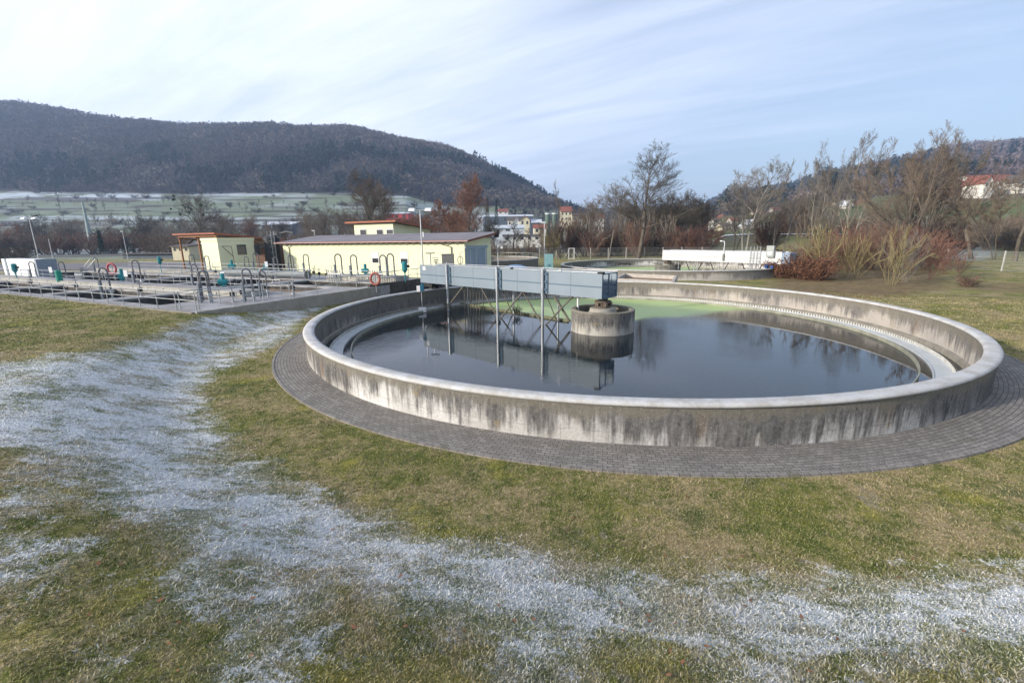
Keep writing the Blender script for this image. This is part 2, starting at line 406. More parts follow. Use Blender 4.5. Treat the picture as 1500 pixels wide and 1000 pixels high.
def bark(name, a, b):
    m = M(name, .95, spec=.1); v = m.obj(); i = m.n('ShaderNodeObjectInfo').outputs['Random']
    c = m.mix(m.mr(m.noise(m.map(v, (1,1,.3)), 3, 5, .65), .3, .7), a, b)
    hs = m.n('ShaderNodeHueSaturation'); m.set(hs.inputs['Value'], m.mr(i, 0, 1, .75, 1.3)); m.set(hs.inputs['Color'], c)
    m.base(hs.outputs[0]); return m.m
MT['bark'] = bark('grey_brown_bark', (.075,.062,.05), (.16,.14,.115))
MT['bark_light'] = bark('pale_grey_bark', (.16,.15,.13), (.28,.26,.22))
MT['twig'] = bark('brown_twigs', (.12,.095,.072), (.21,.165,.125))
MT['twig_grey'] = bark('grey_twigs', (.15,.135,.12), (.27,.245,.21))
MT['twig_red'] = bark('reddish_twigs', (.13,.072,.055), (.20,.115,.085))
MT['twig_yel'] = bark('yellow_green_stems', (.15,.125,.06), (.25,.21,.115))
MT['twig_dark'] = bark('dark_twigs', (.055,.048,.038), (.10,.085,.065))
MT['leaf_brown'] = bark('withered_orange_leaves', (.15,.07,.04), (.26,.135,.08))
MT['needle'] = bark('dark_needles', (.018,.032,.022), (.035,.06,.035))
def vcol(name):
    m = M(name, .95, spec=.05); c = m.attr('tint', 'Color'); m.base(m.mix(m.mr(m.noise(m.geo(), .06, 4), .3, .7, 0, .35), c, (.05,.045,.045))); return m.m
MT['forest'] = vcol('forest_crowns')
def net():
    m = M('wire_mesh', .5, (.30,.31,.31), .5); uv = m.n('ShaderNodeUVMap', uv_map='UVMap').outputs[0]
    x, y, z = m.sep(m.map(uv, (1,1,1), rot=(0,0,PI/4)))
    def ln(q): return m.mr(m.mt('ABSOLUTE', m.mt('SUBTRACT', m.mt('FRACT', m.mt('MULTIPLY', q, 16.)), .5)), .0, .05, 1, 0)
    a = m.mt('MAXIMUM', ln(x), ln(y)); m.set(m.b.inputs['Alpha'], a); return m.m
MT['net'] = net()
# ------------------------------------------------------------------ terrain
HI = {-900:170,-400:150,-100:146,0:150,80:155,130:168,200:178,300:188,400:184,450:189,540:193,600:208,660:219,700:236,740:259,780:283,800:297,820:305}
HE = {-900:278,0:278,200:282,300:283,450:281,600:285,700:296,760:303,820:306}
def interp(d, x): k = sorted(d); return float(np.interp(x, k, [d[q] for q in k]))
def profile(px):
    A = lambda Y, y: (Y, zat(px, y, Y))
    if px <= 820:
        ry = interp(HI, px); ey = interp(HE, px)
        base = [(0, .6), (130, .6), (260, 1.2)]
        if px <= 640:
            base += [A(400, 338), A(480, 322), A(600, 298), A(680, ey)]
        else:
            base += [(400, 3.), A(600, 318+(px-640)*.02), A(680, max(ey, 300))]
        zr = zat(px, ry, 1150); z0 = base[-1][1]
        base += [(820, z0+(zr-z0)*.36), (1000, z0+(zr-z0)*.76), (1150, zr), (1300, zr*.92), (2600, 20), (5000, 0)]
        return base
    if px < 1035:
        k = (px-820)/215
        return [(0, .4), (130, .5), (600, 3), A(1150, 322), A(2500, 306-6*k), (3200, 60), (5000, 0)]
    cr = interp({1035:287,1100:284,1150:276,1200:258,1300:237,1400:216,1500:208,1700:200,2200:190}, px)
    D = interp({1035:2500,1100:2100,1150:1700,1200:1400,1300:1300}, px)
    a = interp({1035:335,1150:330,1200:318,1300:312,1400:299,1500:288,2200:280}, px)
    b = interp({1035:322,1150:314,1200:302,1300:292,1400:280,1500:270,2200:262}, px)
    c = interp({1035:315,1150:306,1200:292,1300:280,1400:262,1500:255,2200:250}, px)
    return [(0, .4), (105, .5), A(150, 346 if px < 1100 else 344), A(240, a), A(300, b), A(600, c), A(D, cr), (D+900, 60), (max(5000, D+1500), 0)]
PXK = np.array([-2600,-900,-400,-100,0,80,130,200,300,400,450,540,600,660,700,740,780,800,820,860,950,1030,1060,1100,1150,1200,1250,1300,1350,1400,1450,1500,1700,2200,3600], float)
YR = np.concatenate([np.arange(0, 150, 5), np.arange(150, 700, 10), np.arange(700, 1400, 20), np.arange(1400, 5001, 60)]).astype(float)
TAB = []
for p in PXK:
    q = profile(min(max(p, -900), 2200)); TAB.append(np.interp(YR, [a for a, b in q], [b for a, b in q]))
TAB = np.array(TAB)
def far_z(x, y):
    y = np.asarray(y, float); yy = np.clip(y, 1, 4990)
    px = np.clip(750+674*np.asarray(x, float)/np.maximum(yy, 20), PXK[0], PXK[-1]-1)
    i = np.clip(np.searchsorted(PXK, px)-1, 0, len(PXK)-2); j = np.clip(np.searchsorted(YR, yy)-1, 0, len(YR)-2)
    fx = (px-PXK[i])/(PXK[i+1]-PXK[i]); fy = np.clip((yy-YR[j])/(YR[j+1]-YR[j]), 0, 1)
    fx = np.clip(fx, 0, 1)
    z = (TAB[i, j]*(1-fx)+TAB[i+1, j]*fx)*(1-fy)+(TAB[i, j+1]*(1-fx)+TAB[i+1, j+1]*fx)*fy
    return z+np.clip((yy-650)/600, 0, 1)*(fbm(x/130., y/130., 3)-.5)*14
def near_z(x, y):
    x = np.asarray(x, float); y = np.asarray(y, float)
    r = np.hypot(x-CX, y-CY); a = np.degrees(np.arctan2(y-CY, x-CX)) % 360
    w = sst(118, 150, a)*(1-sst(300, 345, a))
    ro = 23.+3.2*(1-sst(142, 180, a))
    b = .95*w*sst(18.3, ro, r)
    b = b+(fbm(x*.35, y*.35, 3)-.5)*.12*sst(17, 20, r)
    back = sst(48, 62, y)
    return b*(1-back)+(.4+(fbm(x*.1, y*.1, 3)-.5)*.2)*back*sst(16.6, 18.5, r)
def zg(x, y):
    k = sst(95, 150, y)
    return near_z(x, y)*(1-k)+far_z(x, y)*k
def zgf(x, y): return float(zg(np.array([x]), np.array([y]))[0])

def sdf(poly, x, y):      # negative outside, positive inside, metres
    P = np.asarray(poly); n = len(P); ins = np.zeros(x.shape, bool); d = np.full(x.shape, 1e9)
    for i in range(n):
        a = P[i]; b = P[(i+1) % n]; e = b-a; w0 = x-a[0]; w1 = y-a[1]
        t = np.clip((w0*e[0]+w1*e[1])/(e@e+1e-9), 0, 1); d = np.minimum(d, (w0-e[0]*t)**2+(w1-e[1]*t)**2)
        c = ((a[1] > y) != (b[1] > y)) & (x < (b[0]-a[0])*(y-a[1])/((b[1]-a[1]) or 1e-9)+a[0]); ins ^= c
    d = np.sqrt(d); return np.where(ins, d, -d)
def wpoly(pts, z):
    return [at(a, b, z) for a, b in pts]
FROST = [at(a, b, z) for a, b, z in [(288,463,.9),(350,455,.8),(400,449,.7),(470,440,.6),(540,432,.4),(600,423,.2),(640,418,.1),(560,430,.1),(500,443,.1),(455,458,.1),(438,474,.1),(428,492,.05),(400,512,.05),(365,522,.1),(325,535,.2),(300,560,.3),(318,600,.3),(345,635,.25),(390,664,.2),(440,692,.2),(500,722,.2),(560,746,.2),(660,776,.2),(780,797,.2),(860,811,.2),(960,817,.2),(1100,822,.2),(1200,824,.2),(1350,820,.2),(1500,817,.2),(1700,812,.2),(1700,950,.8),(1500,965,.8),(1300,975,.8),(1100,962,.8),(960,945,.8),(800,927,.8),(700,908,.8),(600,893,.8),(450,850,.8),(350,830,.8),(250,795,.85),(200,755,.9),(120,715,.95),(60,690,.95),(0,660,.95),(-200,640,.95),(-200,548,.95),(0,530,.95),(90,520,.95),(160,506,.95),(215,486,.95),(262,470,.95)]]
LITTER = [wpoly(p, .3) for p in ([(1125,414),(1140,398),(1165,390),(1260,384),(1380,396),(1400,418),(1290,432),(1210,430),(1150,421)], [(1400,409),(1520,410),(1520,425),(1400,418)])]
DEADGRASS = wpoly([(1300,424),(1540,430),(1540,520),(1460,490),(1360,450)], .1)
RFROST = wpoly([(1350,361),(1462,362),(1470,371),(1440,379),(1345,378)], .8)
def frost_at(x, y):
    s = sdf(FROST, x, y)
    f = sst(-.9, .9, s)*1.0
    # thinner towards the outer, higher lawn; a faint dusting beyond the edge on the camera side
    r = np.hypot(x-CX, y-CY)
    dust = .50*sst(20, 21.5, r)*(1-sst(27, 34, r))*(y < 16)
    f = np.maximum(f*(.42+.56*fbm(x*.45, y*.45, 4)), dust*(.25+.85*sst(.42, .62, fbm(x*.8+9, y*.8, 4))))
    f = np.maximum(f, .55*sst(-2, 2, sdf(RFROST, x, y))+0*f)
    f = f+.22*sst(45, 80, y)*(1-sst(130, 160, y))*(x < -25)
    return np.clip(f, 0, 1.1)

# slab frame
S0 = np.array([-17.67, 24.8]); SU = np.array([-.8957, .4447]); SV = np.array([.4447, .8957]); ZS = 1.0
slab = frame(S0, SU, SV)
T2 = (22.2, 64.2); T3 = (-4.8, 70.)
def make_ground():
    s = np.linspace(-2.6, 2.6, 900); s = np.sign(s)*np.abs(s)**1.35/2.6**.35
    Y = [-8.]; 
    while Y[-1] < 5200: Y.append(Y[-1]+max(.16, (Y[-1]+12)*.0085))
    Y = np.array(Y); S, YY = np.meshgrid(s, Y)
    X = S*(YY+22); Z = zg(X, YY)
    nx = len(s); ny = len(Y)
    V = np.stack([X, YY, Z], -1).reshape(-1, 3)
    I = np.arange(nx*ny).reshape(ny, nx)
    Fq = np.stack([I[:-1, :-1], I[:-1, 1:], I[1:, 1:], I[1:, :-1]], -1).reshape(-1, 4)
    c = V[Fq].mean(1); cx, cy = c[:, 0], c[:, 1]
    keep = np.hypot(cx-CX, cy-CY) > 15.7
    keep &= np.hypot(cx-T2[0], cy-T2[1]) > 14.7
    ua = (cx-S0[0])*SU[0]+(cy-S0[1])*SU[1]; va = (cx-S0[0])*SV[0]+(cy-S0[1])*SV[1]
    keep &= ~((ua > .35) & (ua < 59.5) & (va > .35) & (va < 22.1))
    me = arr_mesh('ground', V, Fq[keep])
    me.polygons.foreach_set('use_smooth', [True]*len(me.polygons))
    x, y = V[:, 0], V[:, 1]
    fr = np.zeros(len(V)); k = (y < 170); fr[k] = frost_at(x[k], y[k])
    li = np.zeros(len(V)); li[k] = np.maximum(sst(-1.2, 1.5, sdf(LITTER[0], x[k], y[k])), .8*sst(-.6, .8, sdf(LITTER[1], x[k], y[k]))); li[k] = np.maximum(li[k], .25*sst(-1, 3, sdf(DEADGRASS, x[k], y[k])))
    # far colours
    px = 750+674*x/np.maximum(y, 20); n = fbm(x/48., y/34., 5); n2 = fbm(x/18., y/9., 3)
    # projected row, used only to bound the surveyed field strips
    el = hz(750)-0.0136*(px-750)-(V[:, 2]-H)/np.maximum(y, 20)*674
    col = np.empty((len(V), 4)); col[:, 3] = 1
    g = np.array([.17, .20, .13]); wh = np.array([.55, .60, .66]); fl = np.array([.075, .062, .058]); gr2 = np.array([.105, .125, .05]); br = np.array([.15, .13, .085])
    C = g[None]*(.8+.5*n2[:, None])
    left = px < 830
    w = sst(.42, .66, n)*.85
    def strip(x0, x1, y0, y1): return sst(x0, x0+15, px)*(1-sst(x1-15, x1, px))*sst(y0-1.2, y0+1.2, el)*(1-sst(y1-1.2, y1+1.2, el))
    w = np.maximum(w*.45, strip(20, 290, 318, 324)*sst(.35,.55,n2)*.7); w = np.maximum(w, strip(-300, 260, 281, 296)*sst(.30, .50, .5*n+.5*n2)); w = np.maximum(w, strip(290, 430, 276, 290)*.9)
    w = np.maximum(w, strip(330, 470, 320, 335)*.6); w = np.maximum(w, strip(560, 690, 281, 292)*.85)
    w = np.maximum(w, .55*sst(120, 200, y)*(1-sst(250, 300, y)))
    w = w*(1-strip(30, 300, 297, 317)*.75)
    w = np.clip(w*1.0, 0, 1)[:, None]
    C = C*(1-w*.85)+wh*w*.85
    hedge = sst(.57, .62, fbm(x/90.+3, y/12.+1, 4))[:, None]*.8; C = C*(1-hedge)+fl*hedge
    forest = sst(660, 690, y)[:, None]*left[:, None]
    C = C*(1-forest)+fl*forest
    mid = (px >= 830) & (px < 1035); C[mid] = (fl*1.2+(br-fl)*n2[:, None])[mid]
    rt = px >= 1035
    Cr = gr2*(.75+.5*n2[:, None]); b2 = sst(.45, .6, n)[:, None]; Cr = Cr*(1-b2)+br*b2
    gslope = (sst(1375, 1400, px)*sst(155, 180, y)*(1-sst(235, 245, y)))[:, None]; Cr = Cr*(1-gslope)+gr2*1.15*gslope
    fo = sst(380, 440, y)[:, None]; Cr = Cr*(1-fo)+fl*fo
    C[rt] = Cr[rt]; C *= (.85+.3*fbm(x/7., y/5., 2))[:, None]
    col[:, :3] = C
    fm = sst(115, 150, y)
    for nm, a in (('frost', fr), ('litter', li), ('farmix', fm)):
        at_ = me.attributes.new(nm, 'FLOAT', 'POINT'); at_.data.foreach_set('value', a.astype(np.float32))
    ca = me.attributes.new('field', 'FLOAT_COLOR', 'POINT'); ca.data.foreach_set('color', col.astype(np.float32).ravel())
    return tag(link('ground', me, MT['lawn']), 'frosty winter lawn and valley floor round the tanks', 'ground', kind='structure')
make_ground()

def make_blades():
    N = 750000
    # density falls with distance from the place where the lawn is seen closest
    d = np.exp(rng.uniform(math.log(3.0), math.log(75.), N)); a = rng.uniform(-.95, .95, N)
    x = d*np.sin(a); y = d*np.cos(a)
    # a second, wider belt for the left lawn
    r = np.hypot(x-CX, y-CY); ua = (x-S0[0])*SU[0]+(y-S0[1])*SU[1]; va = (x-S0[0])*SV[0]+(y-S0[1])*SV[1]
    k = (r > RP+.03) & (np.hypot(x-T2[0], y-T2[1]) > 15.2) & (np.hypot(x-T3[0], y-T3[1]) > 9.2) & ((np.array([x, y]).T-np.array([-5.35, 53.]))@SV < -.1) & ~((ua > -.05) & (va > -.05)); x = x[k]; y = y[k]; d = d[k]; n = len(x)
    z = zg(x, y)
    dens = fbm(x*3, y*3, 3)
    h = rng.uniform(.008, .024, n)*(.5+1.1*dens)*(1+d/26); w = rng.uniform(.003, .006, n)*(1+d/8)
    th = rng.uniform(0, 2*PI, n); le = rng.uniform(.3, 2.2, n)*h; ph = rng.uniform(0, 2*PI, n)
    ct, st = np.cos(th), np.sin(th)
    V = np.empty((n, 3, 3)); V[:, 0] = np.stack([x-ct*w, y-st*w, z-.004], -1); V[:, 1] = np.stack([x+ct*w, y+st*w, z-.004], -1)
    V[:, 2] = np.stack([x+np.cos(ph)*le, y+np.sin(ph)*le, z+h], -1)
    me = arr_mesh('grass', V.reshape(-1, 3), np.arange(n*3).reshape(-1, 3), 3)
    rep = lambda q: np.repeat(q, 3).astype(np.float32)
    fr = frost_at(x, y); ti = rng.random(n)
    for nm, q in (('frost', fr), ('tint', ti), ('litter', 0*fr), ('farmix', 0*fr)):
        at_ = me.attributes.new(nm, 'FLOAT', 'POINT'); at_.data.foreach_set('value', rep(q))
    tag(link('grass', me, MT['blades']), 'short winter grass blades, partly white with frost', 'grass', kind='stuff')
make_blades()

def make_leaves():
    mb = MB()
    def leaf(x, y, s):
        z = zgf(x, y)+.025; a = random.uniform(0, 6.28); c, q = math.cos(a), math.sin(a); t = random.uniform(-.3, .5)
        P = [(-1,0,0),(-.3,.55,.15),(.6,.4,.1),(1.1,0,.3),(.5,-.45,.2),(-.4,-.5,.1)]
        mb.add([(x+(c*p[0]-q*p[1])*s, y+(q*p[0]+c*p[1])*s, z+p[2]*s*.6+p[0]*t*s*.4) for p in P], [tuple(range(6))])
    for px, py in ((585,822),(952,868),(980,985),(372,886),(978,757),(1232,905),(520,930),(1350,760),(840,706),(240,900),(150,845),(1420,890)):
        p = at(px, py, .7); leaf(p[0], p[1], random.uniform(.03, .045))
    for i in range(200):
        d = math.exp(random.uniform(math.log(4), math.log(45))); a = random.uniform(-.85, .85); x, y = d*math.sin(a), d*math.cos(a)
        if math.hypot(x-CX, y-CY) > RP+.2 and not ((np.array([x, y])-S0)@SU > -.2 and (np.array([x, y])-S0)@SV > -.2): leaf(x, y, random.uniform(.018, .032))
    for i in range(2600):
        p = at(random.uniform(1130, 1345), random.uniform(388, 430), .3); leaf(p[0]+random.gauss(0, .5), p[1]+random.gauss(0, 1), random.uniform(.04, .08))
    tag(mb.build('fallen_leaves', MT['leaf_brown']), 'scattered withered brown leaves on the lawn', 'leaves', kind='stuff')
make_leaves()

def strip_on_ground(name, pts, mat, label, dz=.02, n=60):
    """band between two edge lines (world), draped on the ground"""
    A, B = pts; V = []; Fq = []
    for i in range(n+1):
        t = i/n; 
        def ev(L): 
            k = t*(len(L)-1); j = min(int(k), len(L)-2); f = k-j; return np.array(L[j])*(1-f)+np.array(L[j+1])*f
        a = ev(A); b = ev(B)
        for q in range(7):
            p = a+(b-a)*q/6; V.append((p[0], p[1], zgf(p[0], p[1])+dz))
    for i in range(n):
        for q in range(6): Fq.append((i*7+q, i*7+q+1, (i+1)*7+q+1, (i+1)*7+q))
    m = MB(); m.add(V, Fq, True); return tag(m.build(name, mat), label, None, kind='structure')
strip_on_ground('road', ([(-150, 80), (-60, 80), (-44, 76)], [(-175, 108), (-70, 108), (-40, 103)]), MT['asphalt'], 'grey asphalt yard road beyond the basins', .06)
strip_on_ground('country_road', ([xy(1030, 148), xy(1500, 148), xy(1800, 148)], [xy(1030, 151), xy(1500, 151), xy(1800, 151)]), MT['roof_snow'], 'pale narrow road along the right hillside', .35)
# ------------------------------------------------------------------ round tanks
def ring_wall(name, c, r, z0, z1, mat, parent, inward=False, n=220, a0=0., a1=2*PI, bulge=0.):
    vs = []; fs = []; uvs = []
    rows = 4
    for i in range(n+1):
        t = a0+(a1-a0)*i/n
        for j in range(rows+1):
            vs.append((c[0]+r*math.cos(t), c[1]+r*math.sin(t), z0+(z1-z0)*j/rows))
    q = rows+1
    for i in range(n):
        for j in range(rows):
            f = (i*q+j, (i+1)*q+j, (i+1)*q+j+1, i*q+j+1); fs.append(f if not inward else f[::-1])
    me = bpy.data.meshes.new(name); L = parent.location
    me.from_pydata([(v[0]-L.x, v[1]-L.y, v[2]-L.z) for v in vs], [], fs)
    uv = me.uv_layers.new(name='UVMap'); 
    for l in me.loops:
        i, j = divmod(l.vertex_index, q); uv.data[l.index].uv = ((a1-a0)*i/n*r, (z1-z0)*j/rows)
    me.polygons.foreach_set('use_smooth', [True]*len(me.polygons))
    return link(name, me, mat, parent)
def water_disc(c, r, z, name, algae=None, label=''):
    nr, na = 46, 160; vs = [(c[0], c[1], z)]; fs = []
    for i in range(1, nr+1):
        for k in range(na):
            t = 2*PI*k/na; vs.append((c[0]+r*i/nr*math.cos(t), c[1]+r*i/nr*math.sin(t), z))
    for k in range(na): fs.append((0, 1+k, 1+(k+1) % na))
    for i in range(nr-1):
        for k in range(na):
            b = 1+i*na; fs.append((b+k, b+na+k, b+na+(k+1) % na, b+(k+1) % na))
    me = bpy.data.meshes.new(name); me.from_pydata(vs, [], fs); me.update()
    co = np.array(vs); al = algae(co[:, 0], co[:, 1]) if algae else np.zeros(len(co))
    a = me.attributes.new('algae', 'FLOAT', 'POINT'); a.data.foreach_set('value', al.astype(np.float32))
    return tag(link(name, me, MT['water']), label, kind='structure')

WZ = -.25
MT['col_rim'] = conc('mossy_rim_concrete', (.13,.12,.095), (.27,.25,.205), 2.4)
def round_tank(c, label, full=True):
    t = thing('settling_tank', label, 'settling tank', (c[0], c[1], 0))
    fr = lambda a, b, z: (a, b, z)
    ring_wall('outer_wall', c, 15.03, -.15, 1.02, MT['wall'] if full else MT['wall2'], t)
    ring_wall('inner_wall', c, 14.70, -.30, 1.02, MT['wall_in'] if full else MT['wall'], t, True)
    cop = MB(); cop.lathe([(14.66,1.0),(15.09,1.0),(15.10,1.05),(15.06,1.095),(14.98,1.11),(14.78,1.11),(14.68,1.09),(14.65,1.04)], 240, c, closed=True)
    cop.build('coping', MT['coping'], t, fr, smooth=True)
    MB().lathe([(14.58,-.45),(14.58,-.06),(14.71,-.01)], 200, c).build('inner_ledge', MT['ledge'], t, fr)
    lc = MB().lathe([(13.60,-.40),(13.60,-.185),(13.63,-.185),(13.63,-.215),(14.17,-.215)], 200, c).build('launder_channel', MT['channel'], t, fr)
    w = MB(); w.lathe([(14.17,-.40),(14.17,-.19),(14.205,-.19),(14.205,-.40)], 200, c)
    nt = 460 if full else 200
    for i in range(nt):
        a = 2*PI*i/nt; da = PI/nt*.5
        p = [(r_*math.cos(a+s*da)+c[0], r_*math.sin(a+s*da)+c[1]) for r_, s in ((14.17,-1),(14.205,-1),(14.205,1),(14.17,1))]
        w.hexa([(*q, -.192) for q in p]+[(c[0]+(q[0]-c[0]), c[1]+(q[1]-c[1]), -.07) for q in p])
    w.build('toothed_weir', MT['weir'], t, fr)
    MB().lathe([(13.21,-.40),(13.21,-.10),(13.25,-.10),(13.25,-.40)], 220, c).build('scum_baffle', simple('scum_baffle_board', (.25,.25,.20), .6, .1, .25, 2.), t, fr)
    # central column
    ring_wall('column', c, 1.72, -.35, .93, MT['col'], t, n=72)
    MB().lathe([(1.47,.10),(1.47,.90),(1.50,.95),(1.68,.96),(1.73,.93),(1.73,.88)], 72, c).build('column_rim', MT['col_rim'], t, fr)
    k = MB().lathe([(1.47,.42),(1.1,.45),(.85,.62),(.72,.86),(.70,1.0),(.05,1.02)], 48, c).build('column_cone', MT['slab_side'], t, fr)
    return t
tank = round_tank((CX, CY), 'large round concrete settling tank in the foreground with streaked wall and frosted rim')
BEAM = [at(672, 445, WZ), at(836, 471.5, WZ)]
ALG = [at(a, b, WZ) for a, b in ((655,441),(760,475),(850,490),(905,474),(960,467),(1010,465),(1060,458),(1120,451),(1190,449),(1250,462),(1150,420),(1000,405),(800,410),(690,425))]
def algae(x, y):
    s = sst(-1.4, 2.2, sdf(ALG, x, y))
    a, b = BEAM; e = (b-a)/np.linalg.norm(b-a); side = (x-a[0])*(-e[1])+(y-a[1])*e[0]
    side = side if (CX-a[0])*(-e[1])+(60-a[1])*e[0] > 0 else -side
    lim = sst(-.12, .12, side); left = 1-sst(CX-1.2, CX+.3, x)
    return s*(lim*left+(1-left))
water_disc((CX, CY), 14.66, WZ, 'water', algae, 'dark reflecting water of the near tank with green algae at the back')

# paver ring
def paver_ring(c, r0, r1, z=.03):
    n = 260; vs = []; fs = []; P = [(r0, z+.01), (r1-.09, z), (r1-.085, z+.015), (r1, z+.012), (r1+.02, -.1)]; m = len(P); uvd = []
    for i in range(n+1):
        t = 2*PI*i/n
        for r_, zz in P: vs.append((c[0]+r_*math.cos(t), c[1]+r_*math.sin(t), zz)); uvd.append((r1*2*PI*i/n, r_+zz))
    for i in range(n):
        for j in range(m-1): fs.append((i*m+j, i*m+j+1, (i+1)*m+j+1, (i+1)*m+j))
    me = bpy.data.meshes.new('paving'); me.from_pydata(vs, [], fs); uv = me.uv_layers.new(name='UVMap')
    for l in me.loops: uv.data[l.index].uv = uvd[l.vertex_index]
    bm_flip(me); return tag(link('paving', me, MT['paver']), 'ring of small dark grey pavers round the near tank', kind='structure')
def bm_flip(me):
    me.update()
    if me.polygons[0].normal.z < 0: me.flip_normals()
paver_ring((CX, CY), 15.0, RP)

# ------------------------------------------------------------------ scraper bridges
def bridge(c, th, label, near=True):
    A = (math.cos(th), math.sin(th)); W = (-A[1], A[0])
    if W[0]*(0-c[0])+W[1]*(0-c[1]) < 0: W = (A[1], -A[0])       # w points towards the camera side
    f = frame(c, A, W); t = thing('scraper_bridge', label, 'scraper bridge', (c[0], c[1], 1.58))
    pm = MT['panel'] if near else MT['white_sheet']; L0, L1 = -.40, 15.75; zb, zt = 1.58, 2.90
    # side sheets in courses
    for side, w0 in (('near', .75), ('far', -.79)):
        s = MB(); js = list(np.arange(L0, L1, 2.02))+[L1]
        for a, b in zip(js[:-1], js[1:]):
            s.box((a+.006, w0, zb), (b-.006, w0+.04, zb+.58)); s.box((a+.006, w0, zb+.64), (b-.006, w0+.04, zt))
        s.build('side_panel', pm, t, f, bevel=.006)
        s = MB().box((L0, w0+.008, zb+.56), (L1, w0+.03, zb+.66)); s.build('panel_seam', MT['panel_dark'] if near else MT['greybox'], t, f)
        MB().tube([(L0, w0+.02, zt+.05), (L1, w0+.02, zt+.05)], .028, 8).build('top_rail', MT['galv'], t, f)
    g = MB().box((L0+.05, -.72, zb+.04), (L1, .72, zb+.10))
    for a in np.arange(L0+.2, L1, 1.0): g.box((a, -.72, zb-.06), (a+.08, .72, zb+.04))
    g.build('walkway', MT['panel_dark'] if near else MT['galv'], t, f)
    e = MB(); e.box((L0, -.75, zb-.02), (L0+.08, .75, zb+.10)); e.box((L0, -.75, zb+.36), (L0+.05, .75, zb+.40))
    e.box((L0, -.75, zb), (L0+.06, -.69, zt)); e.box((L0, .69, zb), (L0+.06, .75, zt)); e.box((L0, .06, zb+.1), (L0+.05, .14, zt)); e.box((L0, -.75, zt-.05), (L0+.05, .75, zt))
    e.tube([(L0+.03, -.16, zb+.65), (L0-.02, -.10, zb+.95), (L0+.03, -.16, zb+1.2)], .018, 6)
    e.build('end_frame', MT['panel_dark'] if near else MT['greybox'], t, f)
    # bearing on the column
    b = MB().lathe([(.05,.98),(.42,1.0),(.42,1.10),(.30,1.14),(.30,1.26),(.46,1.30),(.46,1.38),(.26,1.42),(.26,1.56),(.05,1.57)], 20)
    for k in range(5):
        q = 2*PI*k/5; b.box((.38*math.cos(q)-.09, .38*math.sin(q)-.09, 1.1), (.38*math.cos(q)+.09, .38*math.sin(q)+.09, 1.30))
    b.build('bearing', simple('rusty_bearing', (.12,.095,.075), .8, .2, .5, 6.), t, f)
    # drive at the rim end
    d = MB(); d.box((14.6,-.6,1.30), (15.6,-.3,1.58)); d.box((14.6,.3,1.30), (15.6,.6,1.58)); d.tube([(14.9,-.2,1.29), (14.9,.0,1.29)], .17, 14); d.tube([(14.9,.36,1.29), (14.9,.5,1.29)], .17, 14)
    d.build('wheel_carriage', MT['black'], t, f)
    return t, f
P1 = at(884.8, 438.2, 1.58); P2 = at(619.8, 413.8, 1.58)
TH1 = math.atan2(P2[1]-P1[1], P2[0]-P1[0])
br, bf = bridge((CX, CY), TH1, 'blue grey sheet-sided walkway bridge reaching from the near tank rim to its column')
A1 = np.array([math.cos(TH1), math.sin(TH1)])
def along(px, py, z=1.58): return float((at(px, py, z)-np.array([CX, CY]))@A1)
posts = [along(666, 416.5), along(735.5, 423.5), along(799, 430)]
for i, a in enumerate(posts):
    MB().tube([(a, .93, -.5), (a, .93, 3.02)], .085, 12).build('guide_post', MT['galv'], br, bf)
    k = MB(); k.box((a-.30, .795, 1.62), (a-.10, .85, 2.86))
    for z in (1.80, 2.25, 2.7): k.box((a-.24, .85, z), (a, .90, z+.10))
    k.build('post_bracket', MT['panel_dark'], br, bf)
    MB().tube([(a, .93, 1.50), (a, .93, 1.56)], .12, 12).build('post_collar', MT['galv'], br, bf); MB().tube([(a, .93, 2.96), (a, .93, 3.04)], .11, 12).build('post_cap', MT['galv'], br, bf)
mk = simple('weathered_brace', (.12,.11,.09), .8, .1, .35, 5.)
def brace(p, q, r=.05): MB().tube([p, q], r, 6).build('brace', mk, br, bf)
for a in posts[1:]:
    brace((a+1.9, .55, 1.56), (a+.05, .80, -.35)); brace((a-1.9, .55, 1.56), (a-.05, .80, -.35))
    brace((a+1.1, -.60, 1.56), (a+.05, -.60, -.35), .035)
    MB().tube([(a, -.60, 1.56), (a, -.60, -.5)], .06, 8).build('guide_post', MT['galv'], br, bf)
brace((posts[0]-1.3, .5, 1.56), (posts[0]-.1, .8, .25), .06)
brace((3.1, .45, 1.56), (1.9, .45, .05), .07); MB().tube([(1.45, .3, 1.56), (1.45, .3, .6)], .06, 8).build('brace', MT['frame_w'], br, bf)
for a in (posts[0]-2.0, posts[1]-1.9, posts[2]+.9):
    MB().tube([(a, .78, 1.56), (a, .78, -.3)], .012, 4).build('cable', MT['galv'], br, bf)
def brush(a, w, z):
    m = MB()
    for i in range(130):
        q = [random.gauss(0, .17), random.gauss(0, .15), random.gauss(0, .12)]
        e = [x+random.gauss(0, .10) for x in q]; m.tube([(a+q[0], w+q[1], z+q[2]), (a+e[0], w+e[1], z+e[2])], .012, 4)
    m.build('skimmer_brush', simple('dark_brush', (.035,.03,.028), .9, 0, .4, 12.), br, bf)
brush(posts[0]+.05, .93, .12); brush(posts[1]-.4, -.5, .08)
# vertical rods in the shade near the rim
m = MB()
for k in range(9): 
    a = posts[0]-.3-.22*k; m.tube([(a, -.4-.1*(k % 3), 1.56), (a+random.uniform(-.05,.05), -.4-.1*(k % 3), -.4)], .03, 6)
m.build('scraper_rods', mk, br, bf)
